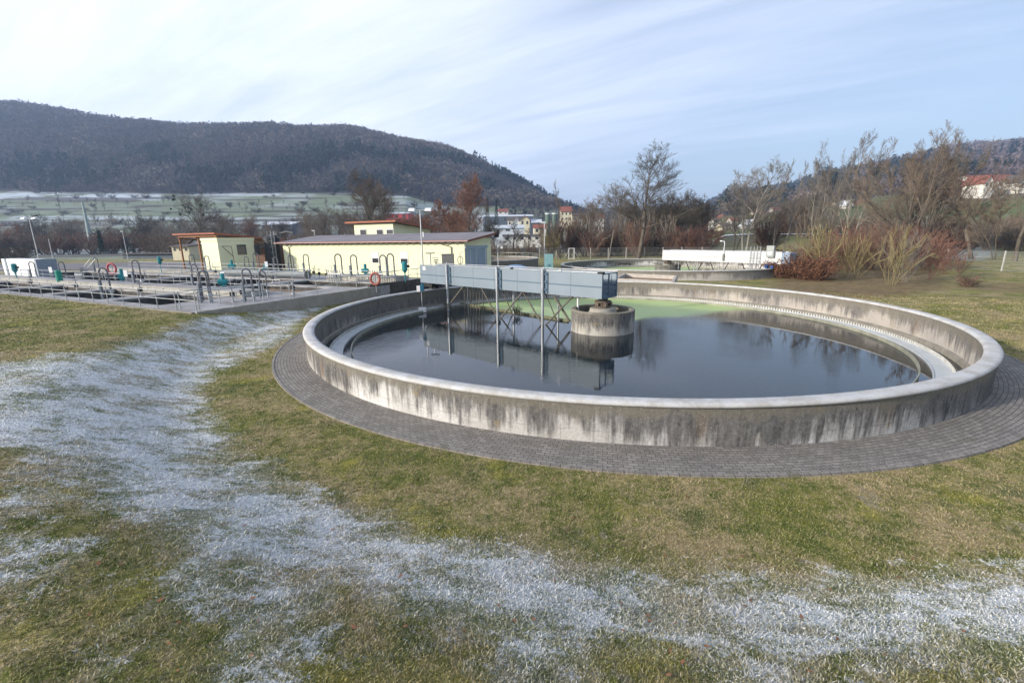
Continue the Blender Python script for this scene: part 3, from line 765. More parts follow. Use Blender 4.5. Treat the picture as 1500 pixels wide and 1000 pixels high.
# small fittings on top
for a, h in ((posts[0]+.1, .22), (posts[2]+.05, .20), (2.35, .16), (posts[1]-1.2, .09)):
    k = MB(); k.tube([(a, .78, 2.93), (a, .78, 2.95+h)], .05, 8); k.box((a-.10, .70, 2.95), (a+.14, .84, 3.0)); k.build('fitting', MT['galv'] if h > .1 else MT['black'], br, bf)
MB().box((L0 := -.42, .58, 2.90), (-.1, .82, 2.99)).build('end_cap', MT['black'], br, bf)
s = MB().box((15.0, .80, 2.55), (15.32, .81, 2.80)); s.build('notice_plate', MT['white'], br, bf)
# teal cabinet and lamp pole standing on the bridge
free(MB().box((-.25,-.18,0),(.25,.18,.95)).tube([(-.12,-.2,.3),(-.12,-.26,.3)],.07,8).tube([(0,0,-1.1),(0,0,0)],.06,8), 'control_cabinet', simple('pale_teal_cabinet', (.20,.36,.36), .5, .1, .1), 'pale teal control cabinet standing behind the middle of the blue grey bridge', 'cabinet').location = (*at(804, 391, 3.0)*1.0, 1.75)
# scum beam lies on the water
fa, fb = BEAM; e = (fb-fa)/np.linalg.norm(fb-fa); ff = frame(fa, e, (-e[1], e[0]))
Lb = float(np.linalg.norm(fb-fa))-.2
free(MB().box((0,-.06,-.45),(Lb,.06,-.12)), 'scum_board', simple('mossy_scum_board', (.13,.135,.085), .8, 0, .35, 3.), 'long greenish scum board floating between algae and dark water beside the column', 'scum board', fr=ff)

# poles and level sensor on the inner ledge
def pole_thing(name, px, pyb, pyt, zb, mat, r, label, cat, extra=None, dy=0.):
    p = at(px, pyb, zb); Y = p[1]; zt = zat(px, pyt, Y)
    t = thing(name, label, cat, (p[0], p[1], zb)); g = lambda a, b, z: (p[0]+a, p[1]+b, zb+z)
    MB().tube([(0,0,0), (0,0,zt-zb)], r, 10).build('pole', mat, t, g)
    if extra: extra(t, g, zt-zb)
    return t
def tbar(t, g, h):
    MB().box((-.35,-.06,h-.03),(.35,.06,h+.05)).build('tube_lamp', MT['grey'], t, g)
    MB().tube([(.15,0,h-.35),(.62,0,h-.35)],.03,6).build('bracket', MT['galv'], t, g)
pole_thing('work_light', 634, 444, 371, -.1, MT['galv'], .05, 'slim pole with a T-shaped lamp beside the blue grey bridge end', 'lamp', tbar)
def sens(t, g, h):
    k = MB().tube([(-.2,0,h-.05),(.2,0,h-.05)],.035,8).tube([(0,0,h-.25),(0,0,h)],.06,8).tube([(-.15,0,h+.1),(.2,0,h+.12)],.05,8); k.build('lamp_head', MT['grey'], t, g)
pole_thing('white_pole', 641.5, 442, 383, -.1, MT['frame_w'], .055, 'white pipe pole with a small dark head beside the T-shaped lamp', 'pole', sens)
def level(t, g, h):
    MB().box((-.30,-.1,h-.05),(-.06,.1,h+.36)).build('white_box', MT['frame_w'], t, g, bevel=.01)
    MB().box((-.04,-.12,h),(.20,.12,h+.45)).tube([(.08,0,h+.45),(.08,0,h+.55)],.07,8).build('blue_head', simple('dark_teal_blue_head', (.02,.10,.16), .4), t, g, bevel=.01)
    MB().box((-.27,-.14,-.02),(.27,.14,.30)).build('float_box', MT['frame_w'], t, g, bevel=.02)
pole_thing('level_probe', 619, 456.5, 426, -.2, MT['galv'], .03, 'level probe with white and blue box above a white float at the tank edge', 'probe', level)

# ------------------------------------------------------------------ the second tank and its bridge
t2 = round_tank(T2, 'round concrete tank behind the near one, carrying the white bridge', False)
water_disc(T2, 14.66, WZ, 'water', lambda x, y: .15+.85*sst(0, 6, (T2[0]-x)*.8+(y-T2[1])*.6+4), 'green water of the far tank')
TH2 = math.atan2(51.2-T2[1], tx(1150)*51.2-T2[0])
b2, f2 = bridge(T2, TH2, 'white sheet-sided bridge on the far round tank', False)
mk2 = MT['wood_dark']; 
dkb = simple('dark_brace', (.06,.055,.05), .7, .2, .2)
for a in (1.6, 4.6, 8.2, 12.4):
    for s in (-1, 1):
        MB().tube([(a+s*1.25, .6, 1.56), (a+s*.45, .6, .0)], .06, 6).build('brace', dkb, b2, f2)
    for q in (-.25, .3): MB().tube([(a+q, .2, 1.56), (a+q, .2, -.2)], .05, 6).build('brace', MT['galv'], b2, f2)
MB().box((15.75,-.75,1.6),(16.6,.75,2.85)).build('end_box', simple('blue_grey_end', (.20,.27,.36), .5, .2, .1), b2, f2, bevel=.02)
def a2(px):   # distance along the far bridge's near side at an image column
    lo, hi = 0., 16.
    for _ in range(30):
        m_ = (lo+hi)/2; p = f2(m_, .8, 0)
        if p[0]/p[1] < tx(px): lo = m_
        else: hi = m_
    return lo
def ladder(a, label):
    t = thing('ladder', label, 'ladder', f2(a, .9, .4)); [MB().tube([(a+s_,.95,.6),(a+s_,.95,3.55)],.035,6).build('stile', MT['rail'], t, f2) for s_ in (-.2,.2)]
    for z in np.arange(.75, 2.95, .28): MB().tube([(a-.2,.95,z),(a+.2,.95,z)],.022,6).build('rung', MT['rail'], t, f2)
ladder(a2(1105.5), 'left one of two steel ladders on the white bridge'); ladder(a2(1115), 'right one of two steel ladders on the white bridge, next to the grey cabinet')
a = a2(1133); t = thing('control_cabinet', 'grey control cabinet with a white label on the right end of the white bridge', 'cabinet', f2(a, .9, 2.2))
MB().box((a-.42,.84,2.35),(a+.42,1.15,3.62)).build('housing', MT['greybox'], t, f2, bevel=.02); MB().box((a-.25,1.155,2.62),(a+.22,1.165,2.95)).build('label_plate', MT['white'], t, f2)
a = a2(1063); t = thing('lamp', 'short bent lamp post on the side of the white bridge', 'lamp', f2(a, .85, 2.0))
MB().tube([(a,.85,1.9),(a,.85,3.9),(a-.1,.85,4.1),(a-.35,.85,4.15)],.05,8).build('pole', MT['galv'], t, f2); MB().box((a-.08,.83,1.75),(a+.12,.98,2.6)).build('gear_box', MT['grey'], t, f2); MB().box((a-.6,.75,4.08),(a-.3,.95,4.2)).build('lamp_head', MT['frame_w'], t, f2)
for q, lab in ((a2(1131), 'blue motor on the rim under the grey cabinet'), (a2(1140), 'blue motor at the right foot of the white bridge')):
    t = thing('drive_motor', lab, 'motor', f2(q, .9, 1.1)); MB().tube([(q,.95,1.35),(q,1.45,1.35)],.17,14).build('motor', MT['blue'], t, f2); MB().box((q-.12,.9,1.1),(q+.12,1.3,1.2)).tube([(q,.95,1.35),(q,.95,1.8)],.09,10).build('bracket', MT['blue'], t, f2)

# concrete flow channel between the tanks
q = [at(902,407.5,1.1), at(986,411.5,1.1), at(990,403.5,1.1), at(915,400.5,1.1)]
t = thing('flow_channel', 'pale concrete flow channel between the two round tanks', 'channel', (*q[0], 0))
def slabp(a, b, w, z0, z1, name, mat=None):
    a = np.array(a); b = np.array(b); d = (b-a)/np.linalg.norm(b-a); n = np.array([-d[1], d[0]])*w/2
    p = [a-n, b-n, b+n, a+n]; MB().hexa([(*x, z0) for x in p]+[(*x, z1) for x in p]).build(name, mat or MT['wall_plain'], t, lambda a, b, z: (a, b, z))
MT['wall_plain'] = conc('pale_channel_concrete', (.34,.31,.28), (.50,.46,.42), 1.2)
for i in range(4): slabp(q[i], q[(i+1) % 4], .22, -.1, 1.1+.002*i, 'channel_wall')
MB().hexa([(*x, .6) for x in q]+[(*x, .75) for x in q]).build('channel_bed', MT['dirt'], t, lambda a, b, z: (a, b, z))

# third tank, left behind the building
t = thing('railed_tank', 'smaller round tank with a rail on its rim behind the yellow building', 'tank', (*T3, 0))
fr0 = lambda a, b, z: (a, b, z)
ring_wall('outer_wall', T3, 9., -.1, 1.8, MT['wall2'], t, n=120); ring_wall('inner_wall', T3, 8.7, .6, 1.8, MT['wall2'], t, True, n=120)
MB().lathe([(8.68,1.8),(9.02,1.8),(9.02,1.9),(8.68,1.9)], 120, T3, closed=True).build('coping', MT['coping'], t, fr0)
MB().lathe([(0.01,.9),(8.7,.9)], 80, T3).build('silt_bed', MT['dirt'], t, fr0)
MB().lathe([(8.83,2.45),(8.87,2.45),(8.87,2.5),(8.83,2.5)], 120, T3, closed=True).build('rail', MT['rail'], t, fr0)
for k in range(36):
    a = 2*PI*k/36; x, y = T3[0]+8.85*math.cos(a), T3[1]+8.85*math.sin(a); MB().tube([(x,y,1.9),(x,y,2.47)],.025,6).build('post', MT['rail'], t, fr0)
p = np.array([tx(755)*52, 52.]); tp = MB()
tp.lathe([(1.0,0),(1.0,.3),(.8,.62),(.4,.82),(.01,.88)], 24)
free(MB().add([(x*1.6, y*1.2, z) for x, y, z in tp.v], tp.f, True), 'covered_heap', MT['tarp'], 'rounded heap under a blue tarpaulin beyond the bridge', 'tarpaulin heap', fr=lambda a, b, z: (p[0]+a, p[1]+b, z+1.0))
free(MB().box((-3.,-1.6,0),(3.2,1.6,.62)), 'concrete_plinth', MT['wall_plain'], 'low concrete plinth carrying the tarpaulin heap', 'plinth', fr=lambda a, b, z: (p[0]+a, p[1]+b, z+.38))
# ------------------------------------------------------------------ rectangular basins
bl = thing('basin_block', 'long rectangular concrete basin block with open pits left of the round tank', 'basin', (*S0, 0))
UL = 60.
pits = [(.95,5.2,[(5.4,11.4),(13.,20.8),(22.6,30.6),(32.4,43),(45,58)],-.75,'pit'),
        (8.9,12.7,[(3.2,11.8)],.62,'dirt'), (8.6,17.6,[(13.,20.),(21.4,30),(31.4,44),(45.6,58)],-.9,'pit'),
        (13.5,17.2,[(1.1,11.6)],.55,'moss')]
dk = MB(); vb = sorted({0., 22.5}|{v for p in pits for v in p[:2]})
beds = []
for a, b in zip(vb[:-1], vb[1:]):
    op = sorted([iv for p in pits if p[0] <= a+1e-6 and p[1] >= b-1e-6 for iv in p[2]]); x = 0.
    for o in op: dk.box((x, a, -1.6), (o[0], b, ZS)); x = o[1]
    dk.box((x, a, -1.6), (UL, b, ZS))
# butt boxes share faces only below the deck surface
dk.build('deck', MT['slab'], bl, slab)
for v0, v1, ivs, z, mt in pits:
    for u0, u1 in ivs:
        z1 = ZS-.12; e = .02
        for q in (((u0, v1-e, z), (u1, v1, z1)), ((u0, v0, z), (u1, v0+e, z1)), ((u0, v0+e, z), (u0+e, v1-e, z1)), ((u1-e, v0+e, z), (u1, v1-e, z1))): MB().box(*q).build('pit_wall', MT['dark_conc'], bl, slab)  # thin dark liners give the pit sides a darker tone than the deck
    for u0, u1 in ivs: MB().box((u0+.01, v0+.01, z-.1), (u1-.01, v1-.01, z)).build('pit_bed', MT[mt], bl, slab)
MB().box((-.24, -.02, -.35), (-.004, 13.9, ZS+.03)).build('side_wall', MT['slab_side'], bl, slab, bevel=.015)
MB().box((-.02, -.18, .5), (UL, -.004, ZS+.012)).build('front_kerb', MT['ledge'], bl, slab, bevel=.01)
MT['cream_conc'] = conc('cream_channel_concrete', (.28,.27,.235), (.42,.405,.36), .9)
def band(v0, v1, u0, u1, z1, label):
    t = thing('raised_channel', label, 'channel', slab(u0, (v0+v1)/2, ZS)); MB().box((u0, v0, ZS+.003), (u1, v1, z1)).build('channel', MT['cream_conc'], t, slab, bevel=.01)
    MB().box((u0+.1, v0+.25, z1+.002), (u1-.1, v1-.25, z1+.03)).build('cover_grating', MT['slab'], t, slab)
    for u in np.arange(u0+1, u1, 2.3): MB().tube([(u, v0-.05, z1-.17), (u, v0+.01, z1-.17)], .10, 8).build('flange', MT['galv'], t, slab)
band(5.5, 7.4, 3.9, 58, 1.36, 'raised cream concrete channel running along the front row of pits')
band(18.6, 21.2, 16, 58, 1.34, 'raised grey channel along the far edge of the basins')
band(17.7, 19.6, .8, 9.5, 1.5, 'short raised channel in front of the yellow building')
MT['dull_pipe'] = simple('dull_grey_pipe', (.20,.22,.23), .7, 0, .15)
t = thing('large_pipe', 'large grey steel pipe lying between the far basins', 'pipe', slab(15, 19.6, 1.4))
MB().tube([(12.6, 18.0, 1.45), (26, 18.0, 1.45)], .34, 18).build('pipe', MT['dull_pipe'], t, slab, smooth=True); [MB().tube([(q_, 18.0, 1.45), (q_+.1, 18.0, 1.45)], .44, 18).build('pipe_flange', MT['grey'], t, slab) for q_ in (12.5, 19.5)]
# dark wall towards the bridge
wa, wb_, wc = at(540, 417.3, 1.2), at(619, 407.5, 1.2), at(700, 402.5, 1.2)
def lw(a, b, z1, name, label, mat, w=.3):
    d = (b-a)/np.linalg.norm(b-a); f = frame(a, d, (-d[1], d[0])); return free(MB().box((0, -w/2, -.3), (float(np.linalg.norm(b-a)), w/2, z1)), name, mat, label, 'wall', fr=f, bevel=.02)
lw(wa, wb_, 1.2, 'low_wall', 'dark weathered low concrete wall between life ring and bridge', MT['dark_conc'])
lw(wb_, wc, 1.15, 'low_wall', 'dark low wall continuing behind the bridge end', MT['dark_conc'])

def railing(pts, label, z0=ZS, h=1.1, sp=1.95, mids=(.55,), mat='rail', fr=slab, r=.028, group=None):
    a = np.array(pts[0], float); t = thing('railing', label, 'railing', fr(pts[0][0], pts[0][1], z0), group=group)
    rl = MB()
    for q in mids+(1.,): rl.tube([(p[0], p[1], z0+h*q) for p in pts], r if q == 1. else r*.75, 8)
    rl.build('rail', MT[mat], t, fr)
    for a, b in zip(pts[:-1], pts[1:]):
        a = np.array(a, float); b = np.array(b, float); n = max(1, int(round(np.linalg.norm(b-a)/sp)))
        for k in range(n+(1 if tuple(b) == tuple(np.array(pts[-1], float)) else 0)):
            p = a+(b-a)*k/n; MB().tube([(p[0], p[1], z0), (p[0], p[1], z0+h)], r, 8).box((p[0]-.06, p[1]-.06, z0+.002), (p[0]+.06, p[1]+.06, z0+.02)).build('post', MT[mat], t, fr)
    return t
railing([(.15,.2),(29.6,.2)], 'front railing of the basin block nearest the lawn')
railing([(29.9,.2),(58,.2)], 'front railing at the far left end of the basin block')
railing([(.12,.35),(.12,6.2)], 'side railing above the pale wall nearest the corner')
railing([(.12,6.5),(.12,14.2)], 'side railing above the pale wall beyond its gap')
railing([(3.5,8.1),(29.5,8.1)], 'inner railing behind the cream channel', h=1.0)
railing([(30,8.1),(57,8.1)], 'inner railing behind the cream channel, far left stretch', h=1.0)
railing([(12.2,8.4),(12.2,17.8)], 'cross railing between silt pit and water pits', h=1.0)
railing([(20.7,8.4),(20.7,17.8)], 'cross railing between the middle water pits', h=1.0)
railing([(12.4,18.0),(40,18.0)], 'railing in front of the far channel', h=1.0, sp=2.6)
railing([(.3,22.3),(30,22.3)], 'rear railing before the yellow building', h=1.1, sp=2.6)
railing([(30.4,22.3),(57,22.3)], 'rear railing before the small hut and road', h=1.1, sp=2.6)
railing([(1.0,17.4),(9.,17.4)], 'short railing beside the mossy pit', h=1.0)
railing([(.3,15.0),(.3,22.0)], 'railing along the dark low wall', h=1.1, z0=1.02)
railing([(2.5,5.3),(2.5,.6)], 'short cross railing near the corner of the basins', h=1.0)

def arch_proto(h=2.0, w=.46):
    t = thing('hose_arch', 'grey hose arch', 'hose arch')
    g = lambda a, b, z: (a, b, z)
    pts = [(-w/2, 0, .1)]+[(-w/2, 0, h-w/2)]+[(w/2*math.cos(PI-PI*k/10), 0, h-w/2+w/2*1.15*math.sin(PI*k/10)) for k in range(11)]+[(w/2, 0, .55)]
    rb = [.050+(.007 if i % 2 else 0) for i in range(len(pts))]
    MB().tube(pts, .052, 10).build('hose', MT['hose'], t, g)
    MB().box((-w/2-.13,-.08,0), (-w/2-.03,.08,h*.62)).build('stand', MT['rail'], t, g)
    m = MB().tube([(w/2,0,.35),(w/2,0,.62)],.09,10).tube([(w/2-.16,0,.45),(w/2+.16,0,.45)],.04,8); m.build('valve', MT['galv'], t, g)
    MB().tube([(w/2,0,0),(w/2,0,.36)],.06,8).box((w/2-.14,-.14,.002),(w/2+.14,.14,.03)).build('foot_pipe', MT['rail'], t, g)
    return t
ap = arch_proto(); first = True
arches = [(3.4,2.6,1.0,.2,'doubled hose arch nearest the front corner of the basins'),(3.9,3.0,1.0,.5,'second hose arch behind the nearest front corner one'),(1.1,4.0,1.05,.3,'tall hose arch above the pale side wall'),(2.3,5.9,.9,.3,'hose arch beside the end of the cream channel'),(13.1,1.5,1.05,.4,'hose arch between the two front pits'),
 (13.4,7.7,1.,.2,'hose arch on the far side of the cream channel, middle'),(20.7,6.9,1.15,.25,'hose arch in front of the pinkish life ring'),(36.4,7.4,1.,.5,'wide hose arch at the green cylinder'),(41,6.6,1.,.3,'leaning hose arch left of the green cylinder'),
 (50,15.6,1.,.3,'far hose arch behind the left pits'),(36.,20,1.15,.4,'twin-pipe hose arch left of the small hut'),(33.5,20.4,1.05,.9,'tilted hose arch before the left corner of the hut'),(27.5,21.6,1.,.3,'hose arch before the barred windows'),(24.2,20.6,1.25,.3,'tallest hose arch beside the barred window'),
 (21.3,21.,1.,.2,'hose arch beside the far teal motor'),(19.2,21.4,1.1,.3,'hose arch below the ladder of the silo'),(16.9,21.6,1.15,.3,'hose arch at the left part of the yellow wall'),
 (7.6,17.6,1.25,.2,'left of the pair of hose arches at the left yellow wall window'),(6.1,18.1,1.2,.2,'right of the pair of hose arches left of the orange life ring'),(2.55,18.2,1.2,.2,'left of the two hose arches right of the orange life ring'),(2.0,18.6,1.25,.2,'right of the two hose arches right of the orange life ring')]
for (u, v, s, rz, lab) in arches:
    p = slab(u, v, ZS)
    if first: ap.location = p; ap.rotation_euler = (0,0,rz); ap['label'] = lab; ap['group'] = 'hose arches on the basins'; first = False; o = ap; ap.scale = (s, s, s)
    else: dup(ap, p, rz, s, lab, 'hose arches on the basins')
# pipe racks next to the arches by the yellow wall
def rack(u, v, lab):
    t = thing('pipe_rack', lab, 'pipe rack', slab(u, v, ZS), group='pipe racks'); m = MB()
    for k in range(6): m.tube([(u+k*.28, v, ZS), (u+k*.28, v, ZS+1.15)], .04, 8)
    m.build('pipes', MT['rail'], t, slab); MB().box((u-.1, v-.05, ZS+.8), (u+1.5, v+.05, ZS+.9)).build('crossbar', MT['galv'], t, slab)
rack(5.6, 15.8, 'row of upright steel pipes left of the orange life ring'); rack(1.6, 16.9, 'row of upright steel pipes right of the orange life ring'); rack(31.2, 7.0, 'row of upright pipes behind the left front railing')

def motor_proto():
    t = thing('mixer_motor', 'teal motor', 'motor'); g = lambda a, b, z: (a, b, z)
    MB().tube([(-.32,0,.42),(.22,0,.42)],.19,16).tube([(.22,0,.42),(.3,0,.42)],.14,12).build('motor_housing', MT['teal'], t, g, smooth=False)
    MB().tube([(0,0,.5),(0,0,1.0)],.12,14).box((-.12,-.12,.12),(.14,.12,.3)).build('gearbox', MT['teal'], t, g)
    MB().box((-.3,-.22,0),(.3,.22,.1)).build('base_plate', MT['galv'], t, g); return t
mp = motor_proto(); first = True
for u, v, s, z, rz, lab in [(8.6,7.0,1.1,1.36,.4,'teal motor on the cream channel beside the white notice'),(23.6,7.,1.2,1.36,2.,'teal motor on the cream channel near the pinkish life ring'),(29.2,20.8,1.3,1.36,.3,'teal motor in front of the hut'),(22.3,20.3,1.,1.36,.8,'teal motor between hut and silo'),(5.0,18.4,1.1,1.5,.1,'teal motor left above the orange life ring')]:
    p = slab(u, v, z)
    if first: mp.location = p; mp.rotation_euler = (0,0,rz); mp.scale = (s,s,s); mp['label'] = lab; mp['group'] = 'teal motors on the basins'; first = False
    else: dup(mp, p, rz, s, lab, 'teal motors on the basins')
def actuator(px, pyb, pyt, z, lab):
    p = at(px, pyb, z); zt = zat(px, pyt, p[1])-z; t = thing('gate_actuator', lab, 'actuator', (*p, z), group='teal gate actuators'); g = lambda a, b, q: (p[0]+a, p[1]+b, z+q)
    MB().tube([(0,0,0),(0,0,zt-.8)],.05,10).build('column', MT['teal'], t, g); MB().lathe([(.05,zt-1.),(.24,zt-.72),(.24,zt-.12),(.16,zt)],12).build('actuator_head', MT['teal'], t, g); MB().tube([(.1,0,zt-.4),(.42,0,zt-.4)],.12,10).build('handwheel', MT['black'], t, g)
actuator(26, 412, 386, 1.0, 'leftmost teal gate actuator on a pole before the white container'); actuator(237, 400, 376, 1.0, 'teal gate actuator on a pole near the road'); actuator(594, 413, 383, 1.2, 'tall teal gate actuator at the dark low wall')
p = at(88, 412, 1.3); free(MB().lathe([(.01,0),(.22,0),(.24,.08),(.24,.95),(.18,1.05),(.01,1.07)],16), 'green_cylinder', simple('green_paint', (.01,.22,.15), .5), 'upright green cylinder on the left part of the basins', 'cylinder').location = (*p, 1.3)
def valve_proto():
    t = thing('valve_stand', 'valve stand', 'valve'); g = lambda a, b, z: (a, b, z)
    MB().tube([(0,0,0),(0,0,.95)],.045,8).box((-.11,-.11,.002),(.11,.11,.05)).build('stem', MT['galv'], t, g); m = MB(); m.tube([(.17*math.cos(k*PI/6),.17*math.sin(k*PI/6),.95) for k in range(13)],.02,6,cap=False); m.tube([(-.17,0,.95),(.17,0,.95)],.015,5); m.build('handwheel', MT['grey'], t, g); MB().box((-.12,-.09,.35),(.12,.09,.65)).build('gear_case', MT['black'], t, g)
    return t
vp = valve_proto(); vp['group'] = 'valve stands on the basins'; vp['label'] = 'valve stand with small handwheel on the basin walkways'
vs_ = [(2.2,3.6),(2.9,4.7),(12.2,3.1),(12.3,10.2),(12.5,14.),(20.9,12.),(21.8,3.),(31.4,3.3),(30.6,12.),(10,18.2),(12,19.),(14,20.),(1.6,7.7),(2.4,8.2),(23.5,18.0),(28.,18.0),(33.,18.1),(44.3,3),(44.8,12)]
for i, (u, v) in enumerate(vs_):
    if i == 0: vp.location = slab(u, v, ZS)
    else: dup(vp, slab(u, v, ZS), i*.7)
def notice(px, pyb, pyt, lab):
    p = at(px, pyb, 1.0); zt = zat(px, pyt, p[1])-1; t = thing('notice_board', lab, 'notice board', (*p, 1.), group='small white notices'); g = lambda a, b, z: (p[0]+a, p[1]+b, 1+z)
    MB().tube([(0,0,0),(0,0,zt-.1)],.025,6).build('pole', MT['rail'], t, g); MB().box((-.16,-.04,zt-.55),(.16,-.02,zt)).build('panel', MT['white'], t, g)
notice(79, 415, 391, 'white notice left of the green cylinder'); notice(188, 420, 396, 'white notice left of the front teal motor'); notice(330, 428, 398, 'white notice beside the teal motor on the cream channel'); notice(393, 408, 383, 'white notice before the silo')
def ring(px, py, Y, lab, mat, r=.36):
    p = (tx(px)*Y, Y); z = zat(px, py, Y); t = thing('life_ring', lab, 'life ring', (*p, z))
    m = MB(); pts = [(r*math.cos(2*PI*k/20), .0, r*1.25*math.sin(2*PI*k/20)) for k in range(21)]; m.tube(pts, .10, 10, cap=False)
    m.build('ring', MT[mat], t, lambda a, b, c: (p[0]+a, p[1]+b, z+c), smooth=True)
    m = MB(); pts = [(1.12*r*math.cos(2*PI*k/20), -.06, 1.12*r*1.25*math.sin(2*PI*k/20)) for k in range(21)]; m.tube(pts, .012, 5, cap=False); m.build('rope', MT['white'], t, lambda a, b, c: (p[0]+a, p[1]+b, z+c))
    MB().tube([(0,.1,-1.1),(0,.1,.5)],.03,6).build('holder', MT['rail'], t, lambda a, b, c: (p[0]+a, p[1]+b, z+c))
ring(545, 408.5, 36.2, 'orange red life ring hanging at the end of the side railing', 'red'); ring(156, 393.5, 46., 'pinkish red life ring behind the front basins', 'pinkred', .42)
# handrail ladder, left
p = at(130, 404, 1.); t = thing('step_ladder', 'sloping steel steps with handrails on the left basins', 'steps', (*p, 1.)); g = lambda a, b, z: (p[0]+a, p[1]+b, 1+z)
m = MB()
for s in (0, .7): m.tube([(-1.2, s, .3), (.6, s, 2.0)], .035, 6)
m.build('handrail', MT['galv'], t, g); m = MB()
for k in range(7): m.box((-1.2+.26*k, 0, .2+.22*k), (-.95+.26*k, .7, .24+.22*k))
m.build('treads', MT['galv'], t, g)
# white container at the left edge
p0 = np.array([tx(2)*57, 57.]); p1 = np.array([tx(45)*52, 52.]); d = (p1-p0)/np.linalg.norm(p1-p0); f = frame(p0, d, (-d[1], d[0])); Lc = float(np.linalg.norm(p1-p0))
t = thing('container', 'white box container with grey posts at the left edge behind the basins', 'container', (*p0, .8))
MB().box((-1.5,0,.9),(Lc,1.6,3.15)).build('body', MT['white'], t, f); pm_ = simple('blue_grey_post', (.22,.26,.31), .6); MB().box((-.25,-.06,.85),(.35,-.002,3.2)).build('corner_post', pm_, t, f); MB().box((Lc+.003,-.05,.85),(Lc+.5,1.7,3.2)).build('side_post', pm_, t, f)
# ------------------------------------------------------------------ plant buildings
def solve_u(org, px):      # distance along SU from org to an image column
    k = tx(px); return float((k*org[1]-org[0])/(SU[0]-k*SU[1]))
def solve_v(org, px):
    k = tx(px); return float((k*org[1]-org[0])/(SV[0]-k*SV[1]))
def wall_box(mb, u0, u1, v0, v1, z0, zf, zb):      # box whose top slopes from zf (front) to zb (back)
    mb.hexa([(u0,v0,z0),(u1,v0,z0),(u1,v1,z0),(u0,v1,z0),(u0,v0,zf),(u1,v0,zf),(u1,v1,zb),(u0,v1,zb)]); return mb
def mono_roof(t, f, u0, u1, v0, v1, zf, zb, th, roof, fascia):
    MB().hexa([(u0,v0,zf-th),(u1,v0,zf-th),(u1,v1,zb-th),(u0,v1,zb-th),(u0,v0,zf),(u1,v0,zf),(u1,v1,zb),(u0,v1,zb)]).build('roof', roof, t, f)
    m = MB(); e = .03
    m.hexa([(u0-e,v0-e,zf-th-.05),(u1+e,v0-e,zf-th-.05),(u1+e,v0,zf-th-.05),(u0-e,v0,zf-th-.05),(u0-e,v0-e,zf+.02),(u1+e,v0-e,zf+.02),(u1+e,v0,zf+.02),(u0-e,v0,zf+.02)])
    for a, b in ((u0-e, u0), (u1, u1+e)): m.hexa([(a,v0,zf-th-.05),(b,v0,zf-th-.05),(b,v1,zb-th-.05),(a,v1,zb-th-.05),(a,v0,zf+.02),(b,v0,zf+.02),(b,v1,zb+.02),(a,v1,zb+.02)])
    m.build('fascia', fascia, t, f)
def win(t, f, face, a0, a1, z0, z1, c, bars=0, dark=False, name='window', blind=0.):
    """face 'u': in the front wall (v=c), from a0 to a1 along u; face 'v': in the right wall (u=c)"""
    P = (lambda a, d, z: (a, c-d, z)) if face == 'u' else (lambda a, d, z: (c-d, a, z))
    def bx(m, x0, x1, d0, d1, y0, y1):
        p = [P(x0,d0,y0),P(x1,d0,y0),P(x1,d1,y0),P(x0,d1,y0),P(x0,d0,y1),P(x1,d0,y1),P(x1,d1,y1),P(x0,d1,y1)]; m.hexa(p); return m
    m = bx(MB(), a0, a1, .0, .02, z0, z1); w = m.build(name, MT['glass'], t, f)
    m = MB(); k = .07
    for q in ((a0-k, a0), (a1, a1+k)): bx(m, *q, -.0, .06, z0-k, z1+k)
    bx(m, a0, a1, 0, .06, z0-k, z0); bx(m, a0, a1, 0, .06, z1, z1+k)
    if bars:
        for i in range(1, bars): bx(m, a0+(a1-a0)*i/bars-.02, a0+(a1-a0)*i/bars+.02, .025, .05, z0, z1); bx(m, a0, a1, .026, .045, z0+(z1-z0)*i/bars-.02, z0+(z1-z0)*i/bars+.02)
    fo = m.build('frame', MT['frame_w'] if not dark else MT['grey'], w); 
    # bring the frame into the same space as the window pane (child of the window)
    fo.data.vertices.foreach_set('co', np.array([[q-r for q, r in zip(f(*v), t.location)] for v in m.v], np.float32).ravel()); fo.data.update()
    if blind: bx(MB(), a0+.02, a1-.02, .024, .04, z1-(z1-z0)*blind, z1-.01).build('blind', MT['white'], t, f)
    return w
FR = np.array([-5.35, 53.]); f = frame(FR, SU, SV)
t = thing('plant_building', 'long pale yellow plant building with grey sheet roof and blue grey end doors', 'building', (*FR, .3))
LB = solve_u(FR, 413.5)
wall_box(MB(), 0, LB, 0, 5.2, .2, 4.45, 5.0).build('walls', MT['plaster'], t, f)
mono_roof(t, f, -.9, LB+.9, -.65, 7.0, 4.68, 5.66, .16, MT['roof'], MT['fascia'])
MB().box((0.05, 5.2, .2), (LB, 6.4, 4.9)).build('rear_wall', MT['plaster'], t, f)
for u in np.arange(.3, LB, 1.05): MB().box((u, -.62, 4.36), (u+.10, -.003, 4.49)).build('rafter_end', MT['wood_dark'], t, f)
MB().tube([(-.9,-.74,4.56),(LB+.9,-.74,4.56)],.07,8).build('gutter', simple('gutter_metal', (.33,.24,.23), .5, .3), t, f)
def zf(px, y, u, v=0): p = f(u, v, 0); return zat(px, y, p[1])
for x0, x1, y0, y1 in ((543.5, 552.5, 370.5, 385), (585.5, 595.5, 370.5, 386)):
    b, a = solve_u(FR, x0), solve_u(FR, x1); zz1 = zf(x0, y0, a); zz0 = zf(x0, y1, a); win(t, f, 'u', a, b, zz0, zz1, 0., blind=.55)
m = MB(); a = solve_u(FR, 661); m.tube([(a+1.,-.7,4.5),(a+.9,-.4,4.2),(a,-.1,3.9),(a,-.1,.5)],.06,8); a = solve_u(FR, 423); m.tube([(a,-.7,4.5),(a,-.1,4.0),(a,-.1,.5)],.06,8)
m.build('downpipe', MT['grey'], t, f)
